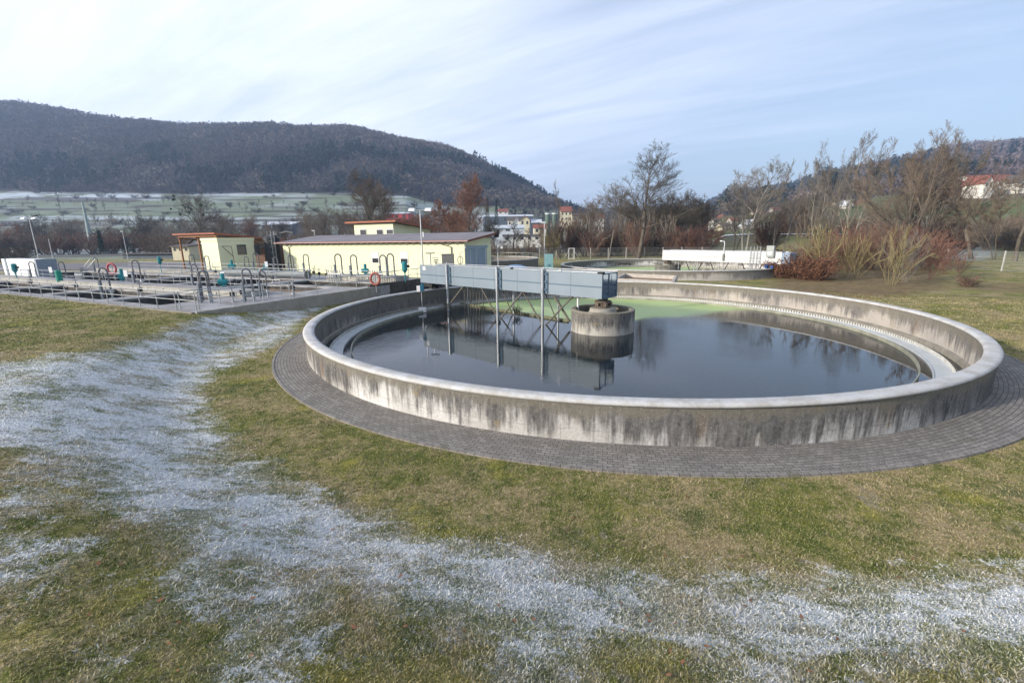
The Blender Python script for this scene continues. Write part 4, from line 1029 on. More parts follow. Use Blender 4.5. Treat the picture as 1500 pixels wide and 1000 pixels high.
# right end: blue grey door front
MB().box((-.06, .15, .2), (-.003, 5.1, 4.0)).build('door_front', MT['door'], t, f)
MB().box((-.16, -.05, 3.72), (-.07, 5.2, 4.02)).build('door_lintel', MT['door'], t, f)
for a, b in ((.5, 2.3), (2.4, 4.6)):
    d = MB().box((-.10, a, .25), (-.065, b, 3.65)).build('door', simple('door_leaf', (.25,.33,.40), .5, .1, .06, 1.), t, f)
m = MB()
for a in (.45, 1.05, 2.32, 4.62): m.box((-.13, a, .25), (-.105, a+.06, 3.68))
m.build('door_frame', MT['frame_w'], t, f)
m = MB().box((-1.0, 6.2, 4.95),(-.6, 6.7, 5.9)); m.build('roof_vent', MT['black'], t, f)
m = MB().tube([(8., 3., 5.1),(8., 3., 5.75)],.09,8); m.build('vent_pipe', MT['frame_w'], t, f)
p = xy(655, 49.5); free(MB().box((-.62,-.4,0),(.62,.4,1.45)).box((-.68,-.46,1.45),(.68,.46,1.5)).box((-.25,-.42,.75),(.1,-.403,.85)), 'switch_cabinet', MT['grey'], 'dark grey switch cabinet in front of the yellow wall right of the mast', 'cabinet', fr=lambda a, b, z: (p[0]+a, p[1]+b, z+1.75), bevel=.015)
p = xy(655, 49.5); free(MB().box((-.9,-.6,0),(.9,.6,1.5)), 'plinth', MT['dark_conc'], 'dark concrete plinth below the grey switch cabinet', 'plinth', fr=lambda a, b, z: (p[0]+a, p[1]+b, z+.25))
p = xy(673, 51); t = thing('wall_hose_reel', 'dark hose and fittings hanging at the right corner of the yellow building', 'hose', (*p, 1.5)); g = lambda a, b, z: (p[0]+a, p[1]+b, z)
MB().tube([(.3*math.cos(k*.5), 0, 2.5+.42*math.sin(k*.5)) for k in range(26)], .04, 6).tube([(0,.0,.5),(0,0,3.4),(.3,0,3.4)],.04,6).build('hose', MT['grey'], t, g)

# raised block behind
FP = np.array([-18.25, 72.]); f = frame(FP, SU, SV); t = thing('upper_building', 'small yellow upper storey with red-edged roof rising behind the long building', 'building', (*FP, .3))
LU = solve_u(FP, 520.5)
wall_box(MB(), 0, LU, 0, 9.5, .3, 7.35, 6.55).build('walls', MT['plaster'], t, f)
mono_roof(t, f, -1.1, LU+1.2, -.7, 10.6, 7.75, 6.6, .2, MT['roof'], MT['fascia_o'])
for x0, x1, y0, y1 in ((529, 538, 336.5, 343.5), (553, 562, 336.5, 343), (567.5, 577, 336.5, 342.5)):
    b, a = solve_u(FP, x0), solve_u(FP, x1); q = f(a, 0, 0)[1]; win(t, f, 'u', a, b, zat(x0, y1, q), zat(x0, y0, q), 0.)
# hut
FH = np.array([-39.5, 62.]); f = frame(FH, SU, SV); t = thing('pump_hut', 'small flat-roofed yellow hut with two barred windows', 'building', (*FH, .3))
LH = solve_u(FH, 295)
MB().box((0, 0, .2), (LH, 5.2, 5.05)).build('walls', MT['plaster'], t, f); MB().box((-.08,-.08,5.05),(LH+.08,5.28,5.4)).build('roof_edge', simple('pale_yellow_trim', (.72,.70,.47), .8, 0, .04), t, f)
for x0, x1 in ((346.5, 358.5), (379.5, 389)):
    a, b = solve_v(FH, x0), min(solve_v(FH, x1), 5.1); q = f(0, a, 0)[1]
    P = zat(x0, 359, q), zat(x0, 372.5, q)
    w = win(t, f, 'v', a, b, P[1], P[0], 0., bars=6, dark=True)
m = MB().tube([(-.5,.2,4.3),(-.5,1.5,4.25)],.04,6).tube([(-.5,.3,4.25),(-.5,1.55,2.9)],.04,6).tube([(-.5,1.5,4.25),(-.5,1.62,1.2)],.035,6); m.build('bracket', MT['wood_dark'], t, f)
# timber carport roof beside and behind the hut
FC = np.array([tx(317)*68, 68.]); f = frame(FC, SU, SV); LC = solve_u(FC, 259)
t = thing('carport', 'timber shelter with orange beams and red-edged sloping roof behind the hut', 'shelter', (*FC, .3))
zt_ = zat(290, 341.5, 69)
mono_roof(t, f, -.3, LC+.2, -.3, 11.5, zt_, zt_-1.15, .16, MT['roof'], MT['fascia_o'])
m = MB()
for k, (v, zz) in enumerate(((0.1, zt_-.28), (3.5, zt_-.60), (7., zt_-.95))): m.box((0, v, zz-.28), (LC-.5, v+.18, zz))
for u in (.2, LC/2, LC-.7): m.hexa([(u,0,zt_-.75),(u+.15,0,zt_-.75),(u+.15,11,zt_-1.9),(u,11,zt_-1.9),(u,0,zt_-.56),(u+.15,0,zt_-.56),(u+.15,11,zt_-1.7),(u,11,zt_-1.7)])
m.build('beams', MT['wood'], t, f)
for u, v in ((LC-.7, .1), (LC*.45, .1), (LC-.7, 7.)): MB().box((u, v, .3), (u+.2, v+.2, zt_-.8-v*.1)).build('post', MT['wood'] if v < 1 else MT['wood_dark'], t, f)
MB().box((0, 7.4, .3), (2.6, 11., 3.9)).build('rear_wall', MT['wood_dark'], t, f)
# dark silo with ladder
p = np.array([tx(398)*67.6, 67.6]); g = lambda a, b, z: (p[0]+a, p[1]+b, z); t = thing('dark_silo', 'dark steel silo with a caged ladder beside the yellow building', 'silo', (*p, .3))
MB().lathe([(1.05,.2),(1.05,5.0),(1.12,5.0),(1.12,5.3),(.9,5.5),(.3,5.75),(.01,5.8)], 32).build('vessel', MT['silo'], t, g, smooth=False)
m = MB()
for x in (.55, 1.0): m.tube([(x,-1.1,.4),(x,-1.1,6.3)],.035,6)
for z in np.arange(.6, 6.1, .32): m.tube([(.55,-1.1,z),(1.0,-1.1,z)],.022,6)
for z in np.arange(2.5, 6.3, .8): m.tube([(.55,-1.1,z),(.45,-1.55,z),(.78,-1.8,z),(1.1,-1.55,z),(1.0,-1.1,z)],.02,6)
m.build('ladder', MT['rail'], t, g)
m = MB().tube([(-.4,-.2,5.5),(-.4,-.2,6.3)],.08,8).tube([(.2,.1,5.6),(2.2,.1,6.2),(3.2,.1,6.0)],.13,8).box((.5,-.3,5.7),(1.,.2,6.15)); 
for k in range(7): m.tube([(-1.0+k*.45,-.6,5.4),(-1.0+k*.45,-.6,6.25)],.02,5)
m.tube([(-1.,-.6,6.25),(1.7,-.6,6.25)],.025,5).build('top_gear', MT['grey'], t, g)

# ------------------------------------------------------------------ lamps, masts, poles
def lamp(px, Y, ytop, label, heads=2, group=None):
    x, y = xy(px, Y); z0 = zgf(x, y); zt = zat(px, ytop, Y)
    # the column is plumb; the photograph's lean comes from the lens, so px is taken at the horizon
    t = thing('street_lamp', label, 'street lamp', (x, y, z0), group=group); g = lambda a, b, z: (x+a, y+b, z)
    MB().tube([(0,0,z0-.1),(0,0,zt)], .09, 10, .05).build('pole', MT['galv'], t, g)
    if heads == 2:
        MB().box((-.6,-.05,zt-.02),(.6,.05,zt+.05)).build('arm', MT['galv'], t, g)
        for s in (-1, 1): MB().hexa([(s*.85-.34,-.3,zt-.1),(s*.85+.34,-.3,zt-.1),(s*.85+.34,.35,zt+.05),(s*.85-.34,.35,zt+.05),(s*.85-.3,-.2,zt+.12),(s*.85+.3,-.2,zt+.12),(s*.85+.3,.3,zt+.25),(s*.85-.3,.3,zt+.25)]).build('lamp_head', MT['frame_w'], t, g)
    elif heads == 1: MB().box((-.5,-.12,zt-.04),(.12,.12,zt+.1)).build('lamp_head', MT['frame_w'], t, g)
    return t
lamp(52, 74, 320, 'tall double floodlight mast behind the left basins'); lamp(617.5, 48.5, 308, 'double floodlight mast in front of the yellow building')
lamp(73, 95, 350, 'plain thin pole right of the left floodlight mast', 0); lamp(183, 120, 339, 'thin lamp post beyond the yard road', 1)
lamp(797.5, 62, 326, 'slim lamp post standing between the round tanks', 1); lamp(462, 95, 338, 'small lamp post seen over the grey roof', 1)
x, y = xy(729, 54); t = thing('bent_lamp', 'bent swan-neck lamp behind the blue grey bridge', 'lamp', (x, y, .3)); g = lambda a, b, z: (x+a, y+b, z)
zt = zat(729, 357, 54); MB().tube([(0,0,.2),(0,0,zt-.5),(.05,0,zt-.15),(.2,0,zt),(.4,0,zt-.1),(.45,0,zt-.35)],.05,8).build('pole', MT['galv'], t, g); MB().box((.33,-.1,zt-.55),(.57,.1,zt-.35)).build('lamp_head', MT['frame_w'], t, g)
x, y = xy(134, 190); z0 = zgf(x, y); zt = zat(126, 296, 190); t = thing('power_mast', 'tall tapering grey green power mast with cross arms in front of the hedge', 'power mast', (x, y, z0)); g = lambda a, b, z: (x+a, y+b, z)
MB().tube([(0,0,z0),(0,0,zt)], .95, 8, .32).build('mast', MT['pole_c'], t, g)
MB().box((-3.4,-.12,zt-.9),(3.4,.12,zt-.6)).box((-2.2,-.12,zt-3.6),(2.2,.12,zt-3.3)).build('cross_arm', MT['grey'], t, g)
for u in (-3.2, -1.9, 1.9, 3.2): MB().tube([(u,0,zt-.6),(u,0,zt-.05)],.09,6).build('insulator', MT['grey'], t, g)
for u in (-2.1, 2.1): MB().tube([(u,0,zt-3.3),(u,0,zt-2.7)],.09,6).build('insulator', MT['grey'], t, g)
x, y = xy(897, 92); t = thing('leaning_stake', 'slim leaning pale pole in front of the thicket by the goal frame', 'pole', (x, y, .4)); MB().tube([(-.6,0,.3),(.2,0,6.3)],.07,8,.05).build('pole', MT['bark_light'], t, lambda a, b, z: (x+a, y+b, z))

# ------------------------------------------------------------------ fences
def fence(pts, label, sp=2.9, h=1.9, z0=None):
    t = thing('wire_fence', label, 'fence', (pts[0][0], pts[0][1], zgf(*pts[0]))); g = lambda a, b, z: (a, b, z)
    for a, b in zip(pts[:-1], pts[1:]):
        a = np.array(a, float); b = np.array(b, float); L = np.linalg.norm(b-a); n = max(1, int(L/sp)); P = [a+(b-a)*k/n for k in range(n+1)]; Z = [zgf(*q) for q in P]
        for q, z in zip(P[:-1], Z[:-1]): MB().box((q[0]-.055, q[1]-.055, z-.2), (q[0]+.055, q[1]+.055, z+h+.1)).build('post', MT['post'], t, g)
        m = MB()
        for hh in (.05, h/2, h): m.tube([(q[0], q[1], z+hh) for q, z in zip(P, Z)], .012, 4)
        m.build('line_wire', MT['galv'], t, g)
        vs = []; fs = []; uvs = []
        for k, (q, z) in enumerate(zip(P, Z)): vs += [(q[0], q[1], z+.02), (q[0], q[1], z+h)]; uvs += [(L*k/n, 0), (L*k/n, h)]
        for k in range(n): fs.append((2*k, 2*k+2, 2*k+3, 2*k+1))
        me = bpy.data.meshes.new('mesh_panel'); Lo = t.location; me.from_pydata([(v[0]-Lo.x, v[1]-Lo.y, v[2]-Lo.z) for v in vs], [], fs); uv = me.uv_layers.new(name='UVMap')
        for l in me.loops: uv.data[l.index].uv = uvs[l.vertex_index]
        link('mesh_panel', me, MT['net'], t)
    return t
fence([xy(790, 99), xy(1000, 93), xy(1130, 84)], 'wire mesh fence with concrete posts in front of the thicket behind the tanks', 3.4, 2.2)
fence([xy(1345, 62), xy(1395, 60), xy(1480, 54.5), xy(1580, 50)], 'wire mesh fence with pale posts at the right edge beyond the lawn', 3.3, 2.3)
x, y = xy(837, 95); t = thing('wire_gate', 'white rectangular gate frame with slanted stays in the rear fence', 'gate frame', (x, y, .4)); g = lambda a, b, z: (x+a, y+b, z)
MB().box((-.55,-.05,.3),(-.45,.05,2.7)).box((.6,-.05,.3),(.7,.05,2.7)).box((-.45,-.05,2.6),(.6,.05,2.7)).box((-.45,-.05,.5),(.6,.05,.58)).build('frame', MT['frame_w'], t, g)
for s in (-.5, .65): MB().tube([(s,0,2.2),(s+(-1.1 if s < 0 else 1.1),0,.3)],.04,6).build('stay', MT['post'], t, g)

# ------------------------------------------------------------------ houses of the valley
def house(name, x0, x1, Y, yb, ye, yr, wall, roof, label, gable=False, depth=None, nwin=4, floors=1, cat='house'):
    X0, X1 = tx(x0)*Y, tx(x1)*Y; xm = (x0+x1)/2; zb = min(zgf((X0+X1)/2, Y), zat(xm, yb, Y)); zb_ = zat(xm, yb, Y); ze = zat(xm, ye, Y); zr = zat(xm, yr, Y); D = depth or max(7., (X1-X0)*.6)
    t = thing(name, label, cat, ((X0+X1)/2, Y, zb)); g = lambda a, b, z: (a, b, z); o = .35
    if gable:
        xm = (X0+X1)/2
        m = MB().add([(X0,Y,zb),(X1,Y,zb),(X1,Y,ze),(xm,Y,zr-.15),(X0,Y,ze),(X0,Y+D,zb),(X1,Y+D,zb),(X1,Y+D,ze),(xm,Y+D,zr-.15),(X0,Y+D,ze)],[(0,1,2,3,4),(5,9,8,7,6),(0,5,6,1),(1,6,7,2),(0,4,9,5)]); m.build('walls', wall, t, g)
        s = (zr-ze)/(xm-X0); e = .8; zz = ze-s*e
        m = MB()
        for sg, xe in ((-1, X0-e), (1, X1+e)):
            m.hexa([(xe,Y-e,zz),(xm,Y-e,zr),(xm,Y+D+e,zr),(xe,Y+D+e,zz),(xe,Y-e,zz+.3),(xm,Y-e,zr+.3),(xm,Y+D+e,zr+.3),(xe,Y+D+e,zz+.3)])
        m.build('roof', roof, t, g)
    else:
        MB().box((X0,Y,zb),(X1,Y+D,ze)).build('walls', wall, t, g)
        ym = Y+D/2; e = .7
        m = MB()
        for a, b in ((Y-e, ym), (Y+D+e, ym)):
            m.hexa([(X0-o,a,ze-.12),(X1+o,a,ze-.12),(X1+o,b,zr-.25),(X0-o,b,zr-.25),(X0-o,a,ze+.12),(X1+o,a,ze+.12),(X1+o,b,zr),(X0-o,b,zr)])
        m.build('roof', roof, t, g)
        
        for xg in (X0+.01, X1-.01): MB().add([(xg,Y,ze),(xg,Y+D,ze),(xg,ym,zr-.3)],[(0,1,2)]).build('gable', wall, t, g)
    zb = max(zb, zb_)
    for fl in range(floors):
        for k in range(nwin):
            w = (X1-X0)/nwin; xa = X0+w*(k+.3); xb = X0+w*(k+.7); za = zb+(ze-zb)*(fl+.35)/floors; zc = zb+(ze-zb)*(fl+.8)/floors
            if xb-xa > 2.2: m_ = (xa+xb)/2; xa, xb = m_-1.1, m_+1.1
            MB().box((xa,Y-.05,za),(xb,Y-.005,zc)).build('window', MT['glass'], t, g)
    return t
PW, PC = MT['plaster_white'], MT['plaster_cream']
house('shed', 250, 275, 118, 371, 361, 358, PC, MT['roof_d'], 'low cream house left of the timber shelter', nwin=3, depth=8)
house('house', 276, 300, 125, 372, 358, 349, PW, MT['roof_d'], 'white gabled house seen under the timber shelter', gable=True, nwin=2, floors=1)
house('long_shed', 176, 262, 132, 376.5, 371.5, 370.5, MT['hall_d'], MT['roof_d'], 'long low dark shed at the edge of the far field', nwin=1, depth=5, cat='shed')
house('hall', 386, 430, 330, 336, 329, 323.5, MT['hall_d'], MT['roof_snow'], 'wide hall with a frosted roof on the left valley floor', nwin=6, depth=30, cat='hall')
house('hall', 566, 600, 330, 322, 313, 310, MT['hall_r'], MT['roof_snow'], 'red clad hall left of the round brown tree', nwin=3, depth=20, cat='hall')
house('hall', 640, 708, 360, 328, 319, 315, MT['hall'], MT['roof_snow'], 'pale hall behind the round brown tree', nwin=7, depth=25, cat='hall')
house('hall', 700, 781, 430, 327, 317, 313.5, MT['hall_d'], MT['roof_snow'], 'long dark hall with a pale roof edge below the wooded slope', nwin=1, depth=30, cat='hall')
house('house', 730, 745, 520, 314, 310, 305.5, PW, MT['tile'], 'tiny house with a reddish roof above the long dark hall', nwin=2)
house('house', 744, 760, 330, 332, 323, 317, PW, MT['roof_d'], 'brown-roofed house in front of the long dark hall', nwin=3)
house('house', 762, 776, 320, 332, 322, 316, PC, MT['tile'], 'house with tan roof right of the brown-roofed one', gable=True, nwin=2)
house('house', 752, 762, 290, 334, 327, 319.5, PW, MT['roof_snow'], 'white gabled house in the middle of the village', gable=True, nwin=1)
house('house', 779, 793, 320, 333, 326, 321, MT['hall_d'], MT['roof_snow'], 'dark house with pale blue roof near the green silos', nwin=2)
house('hall', 720, 768, 235, 341, 334, 329, MT['hall'], MT['hall'], 'light blue grey hall with a low roof behind the yellow building', nwin=1, depth=14, cat='hall')
house('low_garage', 737, 792, 200, 354, 345.5, 343, PW, MT['roof_d'], 'white row of garages with dark openings beyond the green bank', nwin=5, depth=8, cat='garage')
house('house', 782, 800, 260, 343, 334, 328, PC, MT['tile'], 'cream house with red roof right of the garages', nwin=2)
house('mill', 821, 837, 330, 332, 310, 302, PC, MT['tile'], 'tall cream building with red tiled roof beside the silos', nwin=3, floors=3, cat='building')
house('mill_annexe', 838, 860, 340, 332, 316, 312, PC, MT['roof_d'], 'lower cream wing right of the tall building', nwin=3, floors=2, cat='building')
house('house', 868, 884, 420, 328, 319, 313, PW, MT['tile'], 'red-roofed white house half hidden by the thicket', nwin=2)
x, y = xy(804, 300)
for i, (a, b) in enumerate(((798.5, 806), (808, 816.5))):
    X0, X1 = tx(a)*300, tx(b)*300; r = (X1-X0)/2; zt = zat(805, 312.5, 300); z0 = zgf(X0, 300)
    t = thing('green_silo', ('left' if i == 0 else 'right')+' one of two tall green silos in the village', 'silo', ((X0+X1)/2, 300, z0)); MB().lathe([(r,z0),(r,zt),(r*.6,zt+.8),(.01,zt+1.)], 20, ((X0+X1)/2, 300)).build('vessel', MT['silo_g'], t, lambda a, b, z: (a, b, z)); MB().lathe([(r+.02,zt-.6),(r+.1,zt-.6),(r+.1,zt),(r+.02,zt)],20,((X0+X1)/2,300),closed=True).build('top_ring', MT['frame_w'], t, lambda a, b, z: (a, b, z))
for i, (a, b, Y, yb, ye, yr, w, r, gb, lab) in enumerate([
 (1044,1052,260,330,324,319,PW,'roof_d',False,'dark-roofed white house at the left of the far village'),(1052,1062,300,326,320,315,PC,'tile',True,'gabled cream house behind the dark-roofed one'),
 (1056,1071,225,338,331,326,PC,'roof_d',False,'yellowish house by the green meadow'),(1070,1083,260,331,324,318,PW,'tile',False,'white house with red roof between bare branches'),(1086,1096,300,327,320,314,PW,'roof_snow',True,'white house with steep pale gable'),
 (1094,1110,215,337,329,322,PW,'roof_snow',True,'large white gabled house beside the far road'),(1100,1116,380,319,313,309,PC,'tile',False,'small house on the distant slope'),
 (1128,1140,420,312,307,303,PW,'tile',False,'tiny house high on the distant slope'),
 (1194,1206,290,313,304,300,PW,'roof_d',False,'leftmost white block of the hillside terrace'),(1208,1219,300,311,301,296,PW,'tile',True,'gabled white house second in the hillside terrace'),(1221,1233,290,311,300,295,PC,'roof_d',False,'cream block in the middle of the hillside terrace'),
 (1234,1241,270,314,299,294,PW,'roof_snow',True,'narrow bright white house in the hillside terrace'),(1243,1256,290,309,300,295,PW,'tile',False,'white block right of the bright narrow house'),(1258,1272,300,306,297,292,PC,'tile',True,'rightmost gabled house of the hillside terrace')]):
    house('house', a, b, Y, yb, ye, yr, w, MT[r], lab, gable=gb, nwin=2 if gb else 3)
t = house('farmhouse', 1421, 1490, 262, 276, 265, 252.5, PW, MT['tile'], 'large white farmhouse with long red tiled roof on the right hill', nwin=6, depth=22, cat='farmhouse')
X = tx(1452)*262; z1 = zat(1452, 256, 262)
house('house', 1404, 1424, 268, 277, 269, 259, MT['wood_dark'], MT['tile'], 'barn with red roof left of the large farmhouse', nwin=1, depth=16, cat='barn')
house('house', 1428, 1440, 252, 278, 266, 257, PW, MT['tile'], 'white gable wing in front of the large farmhouse', gable=True, nwin=2, depth=12)
house('house', 1478, 1506, 255, 276, 266, 255, PW, MT['roof_d'], 'white gabled house at the right edge below the farmhouse', gable=True, nwin=3, depth=14)
# ------------------------------------------------------------------ trees
def prisms(segs, sides=3):
    """segs: n x 8 (p0, p1, r0, r1) -> verts, quads"""
    S = np.asarray(segs, float); n = len(S); p0, p1 = S[:, :3], S[:, 3:6]; d = p1-p0; d /= np.linalg.norm(d, axis=1, keepdims=True)+1e-9
    up = np.where(np.abs(d[:, 2:3]) < .9, np.array([[0, 0, 1.]]), np.array([[1., 0, 0]])); a = np.cross(d, up); a /= np.linalg.norm(a, axis=1, keepdims=True)+1e-9; b = np.cross(a, d)
    V = np.empty((n, 2, sides, 3))
    for k in range(sides):
        c, s = math.cos(2*PI*k/sides), math.sin(2*PI*k/sides); o = a*c+b*s
        V[:, 0, k] = p0+o*S[:, 6:7]; V[:, 1, k] = p1+o*S[:, 7:8]
    I = np.arange(n)[:, None]*2*sides; Fq = []
    for k in range(sides): Fq.append(np.concatenate([I+k, I+(k+1) % sides, I+sides+(k+1) % sides, I+sides+k], 1))
    return V.reshape(-1, 3), np.concatenate(Fq)
def grow(seed, h, r0, stems=1, n1=16, n2=8, n3=7, n4=4, first=.25, ang=(35, 70), spread=.45, droop=0., up=.25, lean=.0, tw=.022, ratio=.45, wob=.12):
    rg = random.Random(seed); trunk = []; tw_ = []
    def path(p, d, L, r, k, level, tgt, rend):
        pts = [np.array(p)]; rs = [r]; d = np.array(d, float); d /= np.linalg.norm(d)
        for i in range(k):
            d = d+np.array([rg.gauss(0, wob), rg.gauss(0, wob), rg.gauss(0, wob*.6)+((up if level == 1 else up*.6) if level else .02)/k*1.5-(droop/k if level > 1 else 0)]); d /= np.linalg.norm(d)
            q = pts[-1]+d*L/k; rr = r+(rend-r)*(i+1)/k; tgt.append((*pts[-1], *q, rs[-1], rr)); pts.append(q); rs.append(rr)
        return pts, rs
    def kids(pts, rs, L, n, level, f0):
        for i in range(n):
            f = f0+(1-f0)*(i+rg.random())/n; k = f*(len(pts)-1); j = min(int(k), len(pts)-2); t = k-j
            p = pts[j]*(1-t)+pts[j+1]*t; r = rs[j]*(1-t)+rs[j+1]*t; ax = pts[j+1]-pts[j]; ax = ax/np.linalg.norm(ax)
            al = math.radians(rg.uniform(*ang))*(1.-.35*f); ph = rg.uniform(0, 2*PI)
            e = np.cross(ax, [0, 0, 1.]) if abs(ax[2]) < .95 else np.array([1., 0, 0]); e /= np.linalg.norm(e); g = np.cross(ax, e)
            d = ax*math.cos(al)+(e*math.cos(ph)+g*math.sin(ph))*math.sin(al)
            if d[2] < -.15: d[2] *= -.5
            if level == 1: LL = h*spread*(1.15-.75*f if stems == 1 else 1.-.55*f)*rg.uniform(.7, 1.15)
            else: LL = L*ratio*(1.15-.5*f)*rg.uniform(.6, 1.2)
            rr = min(r*.75, max(tw, LL*.014)); 
            tgt = trunk if level == 1 and rr > .05 else tw_
            P, Q = path(p, d, LL, rr, 5 if level == 1 else (3 if level == 2 else 2), level, tgt, tw if level < 3 else tw*.6)
            nn = {1: n2, 2: n3, 3: n4}.get(level, 0)
            if nn: kids(P, Q, LL, nn, level+1, .22)
    for s in range(stems):
        a = 2*PI*s/stems+rg.uniform(-.4, .4); sp = lean*rg.uniform(.6, 1.2)
        d = (sp*math.cos(a), sp*math.sin(a), 1.); L = h*rg.uniform(.82, 1.) if stems > 1 else h
        P, Q = path((.25*math.cos(a)*(stems > 1), .25*math.sin(a)*(stems > 1), -.15), d, L, r0 if stems == 1 else r0*.6, 9, 0, trunk, .04)
        kids(P, Q, L, max(3, n1//stems), 1, first)
    return trunk, tw_
PROTO = {}
def proto(key, mat_t, mat_c, leaves=None, **kw):
    k = (key, mat_t, mat_c)
    if k in PROTO: return PROTO[k]
    mk_ = ('mesh', key)
    if mk_ not in PROTO:
        tr, tw = grow(**kw); a = prisms(tr, 6); b = prisms(tw, 3)
        v = np.concatenate([a[0], b[0]]); PROTO[mk_] = (a, b, float(np.percentile(v[:, 2], 98.5)), float(np.percentile(np.hypot(v[:, 0], v[:, 1]), 93)), tw)
    a, b, hh, rad, tw = PROTO[mk_]
    me1 = arr_mesh('trunk', *a); me1.materials.append(MT[mat_t]); 
    bv, bf_ = b
    me2 = arr_mesh('crown', bv, bf_); me2.materials.append(MT[mat_c])
    me3 = None
    if leaves:
        lm, cnt, sz = leaves; T = np.array(tw); T = T[np.random.default_rng(5).integers(0, len(T), cnt)]; n = len(T); t = rng.random((n, 1)); c = T[:, :3]*(1-t)+T[:, 3:6]*t+rng.normal(0, .12, (n, 3))
        V = c[:, None]+rng.normal(0, sz, (n, 3, 3)); me3 = arr_mesh('leaves', V.reshape(-1, 3), np.arange(n*3).reshape(-1, 3), 3); me3.materials.append(MT[lm])
    PROTO[k] = (me1, me2, me3, hh, rad); return PROTO[k]
KINDS = {
 'tall': dict(seed=11, h=23, r0=.42, n1=24, n2=10, n3=7, n4=4, first=.30, ang=(40, 78), spread=.44, up=.30, tw=.020, ratio=.5),
 'vase': dict(seed=23, h=17, r0=.30, stems=3, n1=42, n2=9, n3=7, n4=4, first=.24, ang=(30, 65), spread=.42, lean=.30, up=.2, tw=.018, ratio=.52),
 'vase2': dict(seed=31, h=17, r0=.28, stems=2, n1=36, n2=9, n3=7, n4=4, first=.24, ang=(30, 65), spread=.44, lean=.24, up=.2, tw=.018, ratio=.52),
 'many': dict(seed=47, h=18, r0=.30, stems=8, n1=80, n2=9, n3=7, n4=3, first=.25, ang=(26, 62), spread=.36, lean=.55, up=.14, tw=.017, ratio=.52),
 'round': dict(seed=53, h=14, r0=.26, n1=30, n2=10, n3=7, n4=4, first=.20, ang=(35, 75), spread=.52, up=.22, tw=.019, ratio=.5),
 'slim': dict(seed=61, h=18, r0=.16, n1=26, n2=8, n3=6, n4=2, first=.15, ang=(22, 45), spread=.24, up=.35, tw=.014, ratio=.5),
 'small': dict(seed=71, h=6, r0=.16, n1=14, n2=7, n3=6, n4=0, first=.25, ang=(35, 75), spread=.5, up=.2, tw=.028),
 'shrub': dict(seed=83, h=4.4, r0=.03, stems=22, n1=110, n2=7, n3=4, n4=0, first=.12, ang=(16, 44), spread=.36, lean=.4, up=.2, tw=.008, wob=.2),
 'shrub2': dict(seed=87, h=5.2, r0=.028, stems=13, n1=78, n2=7, n3=4, n4=0, first=.2, ang=(16, 45), spread=.34, lean=.26, up=.22, tw=.007, wob=.2),
 'thick': dict(seed=91, h=5.5, r0=.07, stems=16, n1=96, n2=8, n3=6, n4=0, first=.08, ang=(20, 60), spread=.42, lean=.55, up=.18, tw=.013),
 'bush': dict(seed=97, h=2.4, r0=.04, stems=24, n1=120, n2=8, n3=4, n4=0, first=.05, ang=(20, 65), spread=.5, lean=.8, up=.05, droop=.3, tw=.008),
 'gnarl': dict(seed=101, h=15, r0=.34, n1=18, n2=9, n3=8, n4=4, first=.24, ang=(40, 80), spread=.52, up=.12, wob=.20, tw=.018, ratio=.5),
}
def tree(kind, px, Y, ytop, label, width=None, mt='bark', mc='twig', group=None, name='tree', cat='tree', rz=None, leaves=None, tilt=None, x=None, dz=0.):
    me1, me2, me3, hh, rad = proto(kind, mt, mc, leaves=leaves, **KINDS[kind])
    if x is None: x = tx(px)*Y
    z0 = zgf(x, Y)-.1; H_ = max(1.2, zat(px, ytop, Y)-z0); s = H_/hh; sxy = s if not width else min(max((width/674*Y/2)/rad, .62*s), 1.35*s)
    t = thing(name, label, cat, (x, Y, z0+dz), rz if rz is not None else random.uniform(0, 6.28), group=group); t.scale = (sxy, sxy, s)
    if tilt: t.rotation_euler = (tilt[0], tilt[1], t.rotation_euler[2])
    for nm, me in (('trunk', me1), ('crown', me2), ('leaves', me3)):
        if me: o = bpy.data.objects.new(nm, me); COL.objects.link(o); o.parent = t
    return t
SHR = dict(name='shrub', cat='shrub')
# the big bare tree and its neighbours, right of centre
tree('tall', 936, 94, 213, 'tallest bare tree standing alone in front of the thicket', 165, mt='bark', mc='twig_dark', rz=.6)
tree('slim', 824, 170, 266, 'slender poplar-like tree in front of the red-roofed tall building', 22, mc='twig')
tree('slim', 862, 190, 290, 'thin young tree left of the thicket dome', 16, mc='twig_grey')
tree('round', 905, 128, 272, 'bushy bare tree on the left shoulder of the thicket', 90, mc='twig_grey'); tree('round', 868, 135, 290, 'lower bushy tree at the left end of the thicket', 70, mc='twig')
g = 'dense dark trees of the thicket dome'
for px, Y, yt, w in ((955,130,287,60),(975,135,283,66),(998,132,281,64),(1016,128,285,58),(1028,125,292,48),(985,118,300,60),(1008,116,304,56),(950,122,305,60),(930,125,300,56)):
    tree('round', px, Y, yt, 'dense dark bare tree merging into the thicket dome behind the tall tree', w, mt='twig_dark', mc='twig_dark', group=g)
g = 'twiggy shrubs behind the rear fence'
for i, px in enumerate(list(range(800, 1000, 11))):
    tree('thick', px+random.uniform(-3, 3), random.uniform(101, 112), random.choice((322, 330, 338, 345)), 'twiggy brown shrub in the row behind the rear wire fence', random.uniform(30, 46), mt='twig', mc=random.choice(('twig', 'twig_dark', 'twig_red', 'twig')), group=g, **SHR)
for i, px in enumerate(range(845, 990, 17)):
    tree('shrub2', px, random.uniform(104, 116), random.choice((300, 312, 320)), 'slender many-stemmed sapling rising from the shrubs behind the fence', random.uniform(26, 36), mt='twig_grey', mc='twig', group='saplings in the thicket', name='sapling', cat='sapling')
